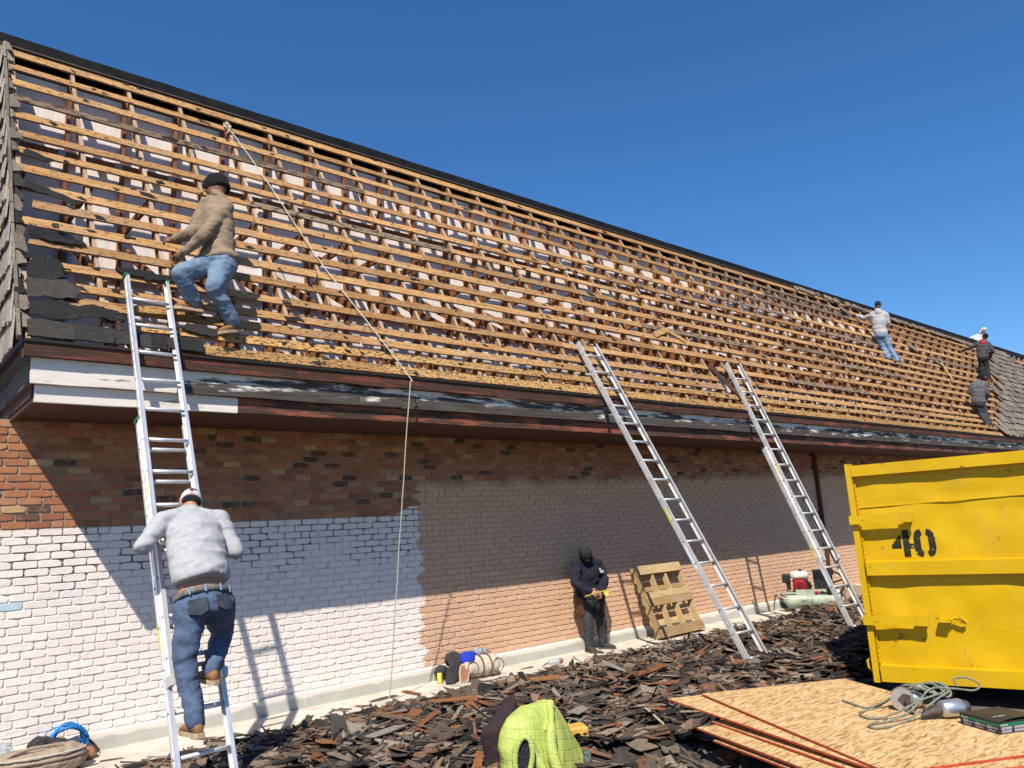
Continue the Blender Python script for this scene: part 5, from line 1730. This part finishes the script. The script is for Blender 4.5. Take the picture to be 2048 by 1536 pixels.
cv = G().tube([K(-.22, .11, .455), K(-.22, .16, .455), K(-.22, .195, .455)], [.125, .122, .095], 26)
rc = obj('starter_cover', cv, M['engine_red'], eb)
g = G()
for r_ in (.035, .062, .088):
    g.tube([K(-.22 + r_ * math.cos(q), .199, .455 + r_ * math.sin(q)) for q in np.linspace(0, 2 * math.pi, 22, endpoint=False)], .006, 5, closed=True)
g.tube([K(-.22, .196, .455), K(-.22, .204, .455)], .018, 12)
obj('cover_grille', g, M['engine_black'], eb, kind='stuff')
obj('fuel_tank', remesh(G().loft([(K(-.21, .0, .60), ce * .16, cf * .13), (K(-.21, .0, .625), ce * .175, cf * .145), (K(-.21, .0, .69), ce * .17, cf * .14), (K(-.21, .0, .725), ce * .13, cf * .11)], 20), .014, 2), M['engine_white'], cmpd, smooth=True)
obj('fuel_cap', G().tube([K(-.18, .02, .72), K(-.18, .02, .755)], .035, 14), M['engine_black'], cmpd)
obj('air_filter', remesh(G().box(K(-.45, .0, .60), ce * .075, cf * .08, cu * .085).box(K(-.42, .0, .47), ce * .04, cf * .05, cu * .09), .016, 1), M['engine_black'], cmpd, smooth=True)
pm = G().box(K(.16, .0, .45), ce * .12, cf * .10, cu * .10)
for k in range(6): pm.box(K(.14, .0, .56 + k * .024), ce * .105, cf * .085, cu * .007)
pm.box(K(.14, 0, .62), ce * .075, cf * .06, cu * .09)
pm.box(K(.14, 0, .72), ce * .11, cf * .08, cu * .022)
obj('pump', pm, M['engine_black'], cmpd)
obj('pump_filter', G().tube([K(.33, .04, .70), K(.33, .12, .70)], .085, 18), M['engine_black'], cmpd)
fw = G().tube([K(.36 + .21 * math.cos(q), .06, .49 + .21 * math.sin(q)) for q in np.linspace(0, 2 * math.pi, 30, endpoint=False)], .018, 6, closed=True)
for k in range(5):
    q = 2 * math.pi * k / 5 + .3
    fw.tube([K(.36, .06, .49), K(.36 + .2 * math.cos(q), .06, .49 + .2 * math.sin(q))], .018, 6)
fw.tube([K(.36, .03, .49), K(.36, .10, .49)], .04, 12)
obj('flywheel', fw, M['engine_black'], cmpd)
obj('control_box', G().box(K(.30, .20, .345), ce * .055, cf * .05, cu * .065), M['black_cloth'], cmpd)
obj('gauge', G().tube([K(.44, .22, .36), K(.44, .25, .36)], .036, 14), M['sticker_white'], cmpd)
obj('red_valve', G().ell(K(.07, .255, .345), ce * .04, cf * .02, cu * .028), M['engine_red'], cmpd, smooth=True)
obj('fittings', G().tube([K(.12, .26, .33), K(.16, .27, .36), K(.21, .26, .33), K(.26, .25, .35)], .012, 6), M['engine_black'], cmpd)
def text_mesh(txt, size, o, right, upv, mat, name, parent, extrude=.0006):
    cu_ = bpy.data.curves.new(name, 'FONT'); cu_.body = txt; cu_.size = size; cu_.extrude = extrude
    to = bpy.data.objects.new('tmp', cu_); COL.objects.link(to)
    dg = bpy.context.evaluated_depsgraph_get()
    me0 = to.evaluated_get(dg).to_mesh()
    r_, u_ = V(right).normalized(), V(upv).normalized(); n_ = r_.cross(u_)
    g = G(); g.v = [tuple(V(o) + r_ * v.co.x + u_ * v.co.y + n_ * v.co.z) for v in me0.vertices]; g.f = [list(p.vertices) for p in me0.polygons]; g.m = [0] * len(g.f)
    to.evaluated_get(dg).to_mesh_clear(); bpy.data.objects.remove(to, do_unlink=True)
    return obj(name, g, mat, parent)
text_mesh('EATI 2', .075, K(-.22, .302, .175), ce, cu, M['under_steel'], 'worn_lettering', cmpd)
tag(obj('cardboard_box', G().box((15.75, -.66, .15), (.20, -.1, 0), (.08, .16, 0), (0, 0, .15)), M['card_inside'], None, origin=(15.75, -.66, 0)), 'small tan cardboard box on the ground behind the farthest ladder', 'box')

# ---------------------------------------------------------------- bags and clothes by the wall
def cloth(g, vox, amp, fr, seed):
    return folds(folds(remesh(g, vox, 2), amp, fr, seed), amp * .4, tuple(f * 2.6 for f in fr), seed + 1)
dufb = thing('duffel_bag', (6.33, -.36, 0), 'cream canvas duffel bag on the walkway under the tan wall, clothes piled on it', 'bag')
g = G(); pts = []; rs = []
bx = Vector((.985, -.17, 0)).normalized()
for t in np.linspace(0, 1, 13):
    x = -.28 + .56 * t; e = min(t, 1 - t) * .56
    pts.append(Vector((6.33, -.36, .135)) + bx * x); rs.append(.135 * math.sqrt(max(.06, 1 - max(0, (.06 - e) / .06) ** 2)))
g.tube(pts, rs, 18)
obj('bag_body', cloth(g, .012, .010, (6, 6, 6), 5), M['beige_canvas'], dufb, smooth=True)
for x in (-.02, .10):
    c = Vector((6.33, -.36, .135)) + bx * x
    obj('strap', G().tube([c + Vector((0, -.146 * math.cos(q), .146 * math.sin(q))) for q in np.linspace(-1.2, 2.2, 16)], .012, 6), M['beige_trim'], dufb, smooth=True)
for x0 in (-.17, .20):
    c = Vector((6.33, -.36, .135)) + bx * x0
    obj('pocket_piping', G().tube([c + bx * (.075 * math.cos(q)) + Vector((0, -.142 + .02 * abs(math.sin(q)), .085 * math.sin(q))) for q in np.linspace(0, 2 * math.pi, 22, endpoint=False)], .006, 5, closed=True), M['beige_trim'], dufb)
dk = thing('dark_jacket', (5.93, -.30, 0), 'dark grey jacket thrown over the left end of the cream duffel bag', 'jacket')
g = G().ell((6.04, -.22, .25), (.11, 0, 0), (0, .10, 0), (0, 0, .09)).loft([((6.03, -.27, .27), (.09, 0, 0), (0, .04, .02)), ((5.96, -.35, .20), (.085, 0, 0), (0, .035, .02)), ((5.88, -.40, .09), (.08, 0, 0), (0, .03, .02)), ((5.85, -.42, .02), (.085, 0, 0), (0, .03, .01))], 14).ell((5.90, -.14, .12), (.09, 0, 0), (0, .07, 0), (0, 0, .065))
obj('jacket_cloth', cloth(g, .012, .020, (9, 9, 7), 9), M['dark_cloth'], dk, smooth=True)
bl = thing('blue_shirt', (6.22, -.30, .22), 'crumpled royal blue shirt lying on top of the cream duffel bag', 'shirt')
g = G().ell((6.20, -.30, .265), (.13, 0, 0), (0, .10, 0), (0, 0, .045)).ell((6.16, -.36, .235), (.10, 0, 0), (0, .08, 0), (0, 0, .05)).ell((6.27, -.28, .27), (.07, 0, 0), (0, .07, 0), (0, 0, .04))
obj('shirt_cloth', cloth(g, .010, .022, (11, 11, 11), 4), M['blue_cloth'], bl, smooth=True)
gr = thing('patterned_cloth', (6.44, -.28, .26), 'grey patterned cloth heaped behind the blue shirt on the duffel bag', 'cloth')
g = G().ell((6.40, -.27, .285), (.09, 0, 0), (0, .07, 0), (0, 0, .05)).ell((6.49, -.29, .275), (.06, 0, 0), (0, .06, 0), (0, 0, .05))
obj('cloth_heap', cloth(g, .010, .020, (14, 14, 14), 6), M['print_cloth'], gr, smooth=True)
fz = thing('black_gloves', (6.60, -.22, .1), 'pair of black knit gloves stuffed behind the right end of the duffel bag', 'gloves')
g = G().ell((6.58, -.22, .22), (.06, 0, 0), (0, .05, 0), (0, 0, .05)).ell((6.63, -.23, .15), (.045, 0, 0), (0, .045, 0), (0, 0, .07)).ell((6.62, -.22, .05), (.04, 0, 0), (0, .05, 0), (0, 0, .055))
obj('glove_knit', cloth(g, .009, .020, (25, 25, 25), 2), M['knit'], fz, smooth=True)
pd = thing('knee_pad', (5.99, -.46, 0), 'brown pad with pale edging leaning on the front of the duffel bag', 'pad')
po = [(5.93, -.50, .012), (6.03, -.52, .012), (6.10, -.455, .10), (6.13, -.42, .185), (6.02, -.40, .19), (5.97, -.44, .12)]
obj('pad_face', G().prism(po, (.006, .022, .006)), M['pad_brown'], pd)
obj('pad_edging', G().tube(po, .009, 6, closed=True), M['beige_canvas'], pd)
tag(obj('drink_can', G().tube([(5.80, -.25, .0), (5.80, -.25, .012), (5.80, -.25, .11), (5.80, -.25, .122)], [.026, .033, .033, .027], 14), M['sticker'], None, smooth=False, origin=(5.80, -.25, 0)), 'small yellowish drink can against the plinth left of the dark jacket', 'can')
bt = thing('plastic_bottle', (7.36, -.74, .05), 'clear crumpled plastic bottle with a red label at the edge of the debris', 'bottle')
obj('bottle_body', folds(G().tube(smooth_path([(7.24, -.70, .075), (7.28, -.71, .075), (7.38, -.74, .075), (7.43, -.755, .075), (7.46, -.765, .075)], 4), [.02] + [.036] * 11 + [.030, .022, .016, .014, .014], 14), .006, (30, 30, 30), 2, None, False), M['clear'], bt, smooth=True)
obj('bottle_label', G().tube([(7.40, -.746, .075), (7.425, -.754, .075)], .037, 14), M['red_cloth'], bt)

# near left: taupe duffel, black pouch, blue hose
d2 = thing('duffel_bag', (1.45, -.42, 0), 'taupe duffel bag with open zip at the lower left corner by the white wall', 'bag')
g = G().loft([((1.43, -.44, .02), (.36, -.06, 0), (.03, .17, 0)), ((1.43, -.44, .09), (.39, -.07, .0), (.03, .19, 0)), ((1.44, -.42, .15), (.37, -.06, .01), (.03, .17, 0)), ((1.45, -.40, .195), (.28, -.05, .01), (.02, .10, 0))], 22)
obj('bag_body', cloth(g, .010, .012, (7, 7, 10), 3), M['duffel'], d2, smooth=True)
for k, zz in enumerate((.165, .118)):
    obj('zip_piping', G().tube([Vector((1.43, -.43, zz)) + Vector((.39 - .02 * k + .012, -.07, 0)) * math.cos(q) * (.93 if k == 0 else 1.03) + Vector((.03, .19, 0)) * math.sin(q) * (.93 if k == 0 else 1.05) for q in np.linspace(math.pi, 2 * math.pi, 22)], .009, 6), M['beige_trim' if k else 'beige_canvas'], d2)
obj('bag_handle', G().tube(smooth_path([(1.22, -.46, .18), (1.30, -.50, .215), (1.46, -.50, .225), (1.60, -.50, .21), (1.66, -.48, .175)], 5), .013, 6), M['duffel'], d2, smooth=True)
obj('bag_tag', G().box((1.53, -.545, .165), (.008, 0, 0), (0, .004, 0), (.004, 0, .022)), M['white_print'], d2)
p4 = thing('tool_pouch', (1.53, -.22, 0), 'black webbing tool pouch lying behind the taupe duffel bag', 'pouch')
g = G().ell((1.50, -.20, .18), (.09, 0, .0), (0, .07, 0), (0, 0, .075)).ell((1.64, -.20, .16), (.10, 0, -.03), (0, .06, 0), (0, 0, .06)).ell((1.55, -.20, .07), (.14, 0, 0), (0, .08, 0), (0, 0, .08))
obj('pouch_cloth', cloth(g, .010, .018, (12, 12, 12), 7), M['dark_cloth'], p4, smooth=True)
hz = thing('hose_coil', (1.75, -.13, 0), 'coil of bright blue air hose leaning on the wall behind the taupe duffel', 'hose')
RH = random.Random(12)
g = G()
for k in range(15):
    c = Vector((1.735 + RH.uniform(-.012, .012), -.125 + RH.uniform(-.05, .035), .150 + RH.uniform(-.01, .012)))
    ra = .150 + RH.uniform(-.032, .022); rb_ = .150 + RH.uniform(-.03, .02); ph = RH.uniform(0, 6)
    g.tube([c + Vector((ra * math.cos(q), -.030 * math.sin(q) + .018 * math.sin(2 * q + ph), rb_ * math.sin(q) + .006 * math.sin(3 * q + ph))) for q in np.linspace(0, 2 * math.pi, 34, endpoint=False)], .0058, 6, closed=True)
g.tube(smooth_path([(1.60, -.12, .20), (1.55, -.14, .245), (1.60, -.13, .285), (1.70, -.12, .30)], 5), .0058, 6)
g.tube(smooth_path([(1.86, -.17, .06), (1.90, -.20, .07), (1.88, -.22, .045), (1.80, -.22, .035)], 5), .0058, 6)
obj('hose_loops', g, M['hose_blue'], hz, smooth=True, kind='stuff')
obj('coil_tie', G().tube([(1.89, -.13, .16), (1.96, -.12, .08), (2.0, -.14, .02)], .012, 6), M['dark_cloth'], hz)
pb_ = thing('plastic_bag', (1.22, -.24, 0), 'clear crumpled plastic bag at the left edge beside the taupe duffel', 'plastic bag')
g = G().ell((1.20, -.24, .13), (.10, 0, 0), (0, .09, 0), (0, 0, .13))
obj('bag_film', cloth(g, .010, .030, (13, 13, 13), 5), M['clear'], pb_, smooth=True)
lp = thing('leather_pouch', (1.88, -.27, 0), 'brown leather nail pouch between the blue hose coil and the debris', 'pouch')
g = G().ell((1.87, -.27, .045), (.085, 0, 0), (0, .06, 0), (0, 0, .045))
obj('pouch_leather', cloth(g, .009, .022, (16, 16, 16), 6), M['pad_brown'], lp, smooth=True)

# ---------------------------------------------------------------- lime jacket and its neighbours in the heap
jk = thing('quilted_jacket', (4.1, -3.95, 0), 'lime green quilted jacket draped over something low in front of the debris heap', 'jacket')
JR = Vector((.86, -.51, 0)); JF = Vector((-.51, -.86, 0))       # along the picture, towards us
def jring(z, xl, xr, dpt):
    c = Vector(((xl + xr) / 2, -3.95, z)); return (c, Vector((1, 0, 0)) * ((xr - xl) / 2), JF * dpt)
g = G().loft([jring(-.01, 3.70, 4.56, .26), jring(.08, 3.70, 4.53, .25), jring(.18, 3.72, 4.47, .235), jring(.28, 3.70, 4.41, .21), jring(.36, 3.72, 4.35, .19), jring(.42, 3.75, 4.31, .165), jring(.47, 3.79, 4.27, .12), jring(.50, 3.86, 4.23, .075), jring(.522, 4.03, 4.19, .04)], 26)
fold_p = [(4.165, -4.01, .515), (4.10, -4.09, .45), (4.02, -4.16, .36), (3.99, -4.20, .24), (4.00, -4.24, .10), (4.02, -4.25, -.01)]
g.tube(smooth_path(fold_p, 5), [.030] * 8 + [.036] * 18, 8)
g.tube(smooth_path([(3.93, -4.02, .45), (3.87, -4.06, .38), (3.86, -4.13, .26), (3.90, -4.19, .12), (3.93, -4.22, -.01)], 5), .034, 8)
g = remesh(g, .0075, 3)
g = folds(g, .013, (5.0, 5.0, 1.8), 3)
g = folds(g, .003, (9, 9, 4), 8, None, False)
jc = obj('jacket_shell', g, M['quilt'], jk, smooth=True)
ac = Vector((3.765, -4.135, .245))
rim = [ac + (JR * (.060 * math.cos(q) + .018 * math.sin(q)) + Vector((0, 0, .135 * math.sin(q)))) + JF * (.035 + .012 * math.cos(q)) for q in np.linspace(0, 2 * math.pi, 30, endpoint=False)]
g = G().tube(rim, .019, 9, closed=True)
obj('armhole_binding', folds(g, .004, (18, 18, 18), 2), M['quilt'], jk, smooth=True)
g = G(); cc = ac + JF * .022
g.add([cc] + [p - JF * .012 for p in rim], [(0, i + 1, (i + 1) % 30 + 1) for i in range(30)])
obj('pile_lining', g, M['fur'], jk)
obj('woven_label', G().box((4.420, -4.115, .10), JR * .026, JF * .006, Vector((.0, 0, .040)) + JR * .006), M['tag_dark'], jk)
mk = thing('maroon_sweater', (3.88, -3.62, 0), 'dark maroon sweater showing behind the lime jacket on its left', 'sweater')
g = G().loft([((4.02, -3.70, .0), (.20, 0, 0), (0, .10, 0)), ((3.98, -3.70, .20), (.21, 0, 0), (0, .10, 0)), ((3.92, -3.70, .36), (.17, 0, .03), (0, .08, 0)), ((3.98, -3.68, .45), (.13, 0, .05), (0, .06, 0)), ((4.06, -3.66, .525), (.05, 0, .02), (0, .035, 0))], 20)
obj('sweater_cloth', cloth(g, .012, .014, (5, 5, 5), 4), M['maroon_cloth'], mk, smooth=True)
fo = G().box((4.66, -3.70, .135), JR * .13, Vector((.35, .6, 0)).normalized() * .09, (0, 0, .075))
fo = folds(remesh(fo, .012, 1), .004, (14, 14, 14), 3)
tag(obj('foam_block', fo, M['foam'], None, smooth=True, origin=(4.66, -3.70, .06)), 'mustard yellow foam block lying right of the lime jacket', 'foam block')
tag(obj('pale_stick', G().tube([(6.72, -3.02, .17), (6.63, -3.40, .18)], [.012, .014], 7), M['rope'], None, origin=(6.68, -3.2, .15)), 'pale bare stick lying on the debris left of the boards', 'stick')
tag(obj('cable_ring', G().tube([Vector((3.70, -3.33, .135)) + Vector((.085 * math.cos(q), .05 * math.sin(q), .012 * math.sin(2 * q))) for q in np.linspace(.3, 5.6, 26)], .0075, 6), M['rope'], None, smooth=True, origin=(3.70, -3.33, .12)), 'loop of pale cord on the debris at the bottom edge, left of the lime jacket', 'cord')

# ---------------------------------------------------------------- tools on the top board
ZB = .470
def coil_nailer(label, O, ang, with_mag):
    """O: middle of the tool on the board"""
    t = thing('nail_gun', (O[0], O[1], ZB), label, 'nail gun')
    a = Vector((math.cos(ang), math.sin(ang), 0)); b = Vector((-a.y, a.x, 0)); u = Vector((0, 0, 1)); o = Vector((O[0], O[1], ZB))
    P_ = lambda x, y, z: o + a * x + b * y + u * z
    obj('gun_body', G().tube([P_(.0, 0, .06), P_(.02, 0, .06), P_(.13, 0, .062), P_(.15, 0, .062)], [.040, .052, .054, .044], 18), M['steel'], t, smooth=True)
    obj('gun_cap', G().tube([P_(.15, 0, .062), P_(.185, 0, .062)], [.047, .036], 16), M['tool_dark'], t, smooth=True)
    obj('nose', remesh(G().tube([P_(.0, 0, .055), P_(-.06, 0, .048), P_(-.13, 0, .03)], [.034, .026, .012], 10).box(P_(-.05, .02, .05), a * .05, b * .018, u * .02), .007, 1), M['tool_dark'], t, smooth=True)
    obj('grip', remesh(G().tube(smooth_path([P_(.10, .03, .065), P_(.11, .10, .055), P_(.10, .19, .045)], 5), [.024] * 11, 10), .008, 1), M['tool_dark'], t, smooth=True)
    obj('air_plug', G().tube([P_(.10, .19, .045), P_(.097, .225, .043)], .012, 10), M['gang_metal'], t)
    if with_mag:
        mg = G().tube([P_(-.03, .085, .012), P_(-.03, .085, .02), P_(-.03, .085, .10), P_(-.03, .085, .108)], [.050, .058, .058, .050], 24)
        obj('nail_canister', mg, M['steel'], t, smooth=True)
    return t, P_
t1, P1 = coil_nailer('nail gun with shiny steel barrel lying on the top board next to the carton', (5.40, -6.33), 2.5 + math.pi, False)
t2, P2 = coil_nailer('nail gun with a round steel canister, farther left under the hose tangle', (5.62, -6.13), 2.2 + math.pi * 0, False)
mc = Vector((5.500, -6.055, ZB))
fdir = Vector((-.92, -.38, 0)).normalized(); fs_ = Vector((fdir.y, -fdir.x, 0))
cg = G().tube([mc + fdir * -.03 + Vector((0, 0, .073)), mc + fdir * .03 + Vector((0, 0, .073))], .072, 26)
cn = obj('nail_canister', cg, M['steel'], t2, smooth=False)
obj('canister_face', G().prism([mc + fdir * .030 + fs_ * x_ + Vector((0, 0, .073 + z_)) for x_, z_ in ((-.052, .030), (-.010, .040), (.030, .0), (-.008, -.044), (-.050, -.036))], fdir * .004), M['tool_dark'], cn)
hs_ = thing('air_hose', (5.5, -6.1, ZB), 'grey green braided air hose tangled over the nail guns on the top board', 'hose')
RHo = random.Random(4)
zz = ZB + .011
path = [(5.52, -5.62, zz), (5.47, -5.70, zz), (5.40, -5.86, zz), (5.52, -5.98, zz + .06), (5.72, -6.08, zz + .12), (5.74, -6.22, zz + .12), (5.60, -6.28, zz + .11), (5.42, -6.22, zz + .09), (5.22, -6.08, zz + .01), (5.14, -5.98, zz), (5.24, -5.88, zz), (5.44, -5.90, zz),
        (5.62, -6.04, zz + .10), (5.72, -6.16, zz + .14), (5.66, -6.30, zz + .12), (5.48, -6.30, zz + .10), (5.20, -6.20, zz + .0), (4.98, -6.16, zz), (4.93, -6.10, zz), (5.00, -6.06, zz), (5.15, -6.12, zz), (5.30, -6.20, zz + .05), (5.55, -6.22, zz + .13), (5.70, -6.30, zz + .12), (5.86, -6.38, zz + .09), (6.02, -6.36, zz + .10), (6.04, -6.28, zz + .13), (5.92, -6.24, zz + .14), (5.80, -6.30, zz + .12)]
g = G().tube(smooth_path(path, 7), .0066, 7)
obj('hose_run', g, M['rope_green'], hs_, smooth=True)
g = G()
for k in range(5):
    c = Vector((5.62, -6.16, ZB + .115)); ra = .10 + .03 * RHo.random(); rb_ = .16 + .05 * RHo.random(); ph = RHo.uniform(0, 3)
    g.tube([c + Vector((ra * math.cos(q + ph) + rb_ * .5 * math.sin(q), -rb_ * math.sin(q) * .8, .032 * math.sin(2 * q + ph) + .012)) for q in np.linspace(0, 2 * math.pi, 28, endpoint=False)], .0064, 6, closed=True)
obj('hose_loops', g, M['rope_green'], hs_, smooth=True, kind='stuff')
g = G()
for (x, y, z) in ((5.66, -6.10, .125), (5.60, -6.14, .140), (5.74, -6.20, .13)):
    g.ell((x, y, ZB + z), (.034, .01, 0), (-.006, .022, 0), (0, 0, .014))
rgp = thing('work_gloves', (5.66, -6.14, ZB + .1), 'crumpled white work gloves caught in the hose tangle', 'gloves')
obj('glove_cloth', cloth(g, .006, .010, (30, 30, 30), 3), M['white_print'], rgp, smooth=True)

# printed carton
bxo = Vector((5.216, -6.719, ZB + .001)); bl_ = (Vector((5.344, -6.464, 0)) - Vector((5.216, -6.719, 0))); bl_n = bl_.normalized()
br_n = Vector((bl_n.y, -bl_n.x, 0))
if br_n.x < 0: br_n = -br_n
bh, bw, bL = .066, .30, bl_.length
ctn = thing('carton', tuple(bxo + bl_n * bL / 2 + br_n * bw / 2), 'black and green printed carton at the right end of the top board', 'carton')
def Cb(l, r, z): return bxo + bl_n * l + br_n * r + Vector((0, 0, z))
body = G(); body.box(Cb(bL/2, bw/2, bh/2), bl_n * (bL/2), br_n * (bw/2), (0, 0, bh/2))
obj('carton_body', body, M['card_black'], ctn)
lid = G()
k = 10; vs = []; fs = []
for i in range(k + 1):
    r = bw * i / k
    sag = .014 * math.sin(math.pi * i / k)
    vs += [Cb(-.004, r, bh + .004 + sag), Cb(bL + .004, r, bh + .004 - sag * .3), Cb(bL + .004, r, bh + .001 - sag * .3), Cb(-.004, r, bh + .001 + sag)]
for i in range(k):
    for j in range(4): fs.append((4*i+j, 4*i+(j+1) % 4, 4*(i+1)+(j+1) % 4, 4*(i+1)+j))
fs += [(3, 2, 1, 0), tuple(4*k+q for q in range(4))]
ld = obj('carton_flap', lid.add(vs, fs), M['card_black'], ctn)
sL = -br_n; sF = -bl_n                     # left face looks along sL, front face along sF
def strip_left(l0, l1, z0, z1, m, d=.0012):
    g = G().box(Cb((l0+l1)/2, -d/2, (z0+z1)/2), bl_n * ((l1-l0)/2), br_n * (d/2), (0, 0, (z1-z0)/2)); return obj('print', g, M[m], ctn)
def strip_front(r0, r1, z0, z1, m, d=.0012):
    g = G().box(Cb(-d/2, (r0+r1)/2, (z0+z1)/2), bl_n * (d/2), br_n * ((r1-r0)/2), (0, 0, (z1-z0)/2)); return obj('print', g, M[m], ctn)
strip_left(.004, bL - .002, .042, .056, 'card_green'); strip_front(.004, bw - .002, .042, .056, 'card_green')
for k_ in range(3):
    l1 = bL - .02 - k_ * .088
    strip_left(l1 - .040, l1 - .002, .022, .038, 'card_grey'); strip_left(l1 - .078, l1 - .044, .026, .034, 'card_grey'); strip_left(l1 - .060, l1 - .006, .008, .016, 'card_grey')
    r0 = .016 + k_ * .092
    strip_front(r0, r0 + .078, .024, .038, 'card_grey'); strip_front(r0, r0 + .070, .006, .020, 'card_grey')
text_mesh('HITACHI', .0125, Cb(bL - .012, -.0018, .0445), -bl_n, (0, 0, 1), M['card_white'], 'lettering', ctn, .0002)
text_mesh('HITACHI', .0125, Cb(-.0018, .012, .0445), br_n, (0, 0, 1), M['card_white'], 'lettering', ctn, .0002)
text_mesh('HITACHI', .022, Cb(.055, .028, bh + .0162), br_n * 1.0 + bl_n * 0, bl_n, M['card_white'], 'lettering', ctn, .0002)

# ---------------------------------------------------------------- tear-off shovels on the far roof
def shovel(label, a, b, wd, ln):
    a, b = V(a), V(b)
    t = thing('roofing_shovel', tuple(b), label, 'shovel')
    d = (b - a).normalized()
    obj('handle', G().tube([a, b], .022, 7), M['pallet'], t)
    s_ = d.cross(UN).normalized()
    obj('blade', G().prism([b + s_ * wd, b - s_ * wd, b - s_ * wd * .9 + d * ln, b + s_ * wd * .9 + d * ln], UN * .012), M['hip_wood'], t)
shovel('long handled roofing shovel lying on the old shakes beside the far workers', RP(28.8, 3.55, .10), RP(28.6, 2.40, .09), .17, .36)
shovel('short handled roofing shovel among the battens left of the lowest far worker', RP(24.3, 2.0, .07), RP(24.7, 2.75, .07), .09, .22)
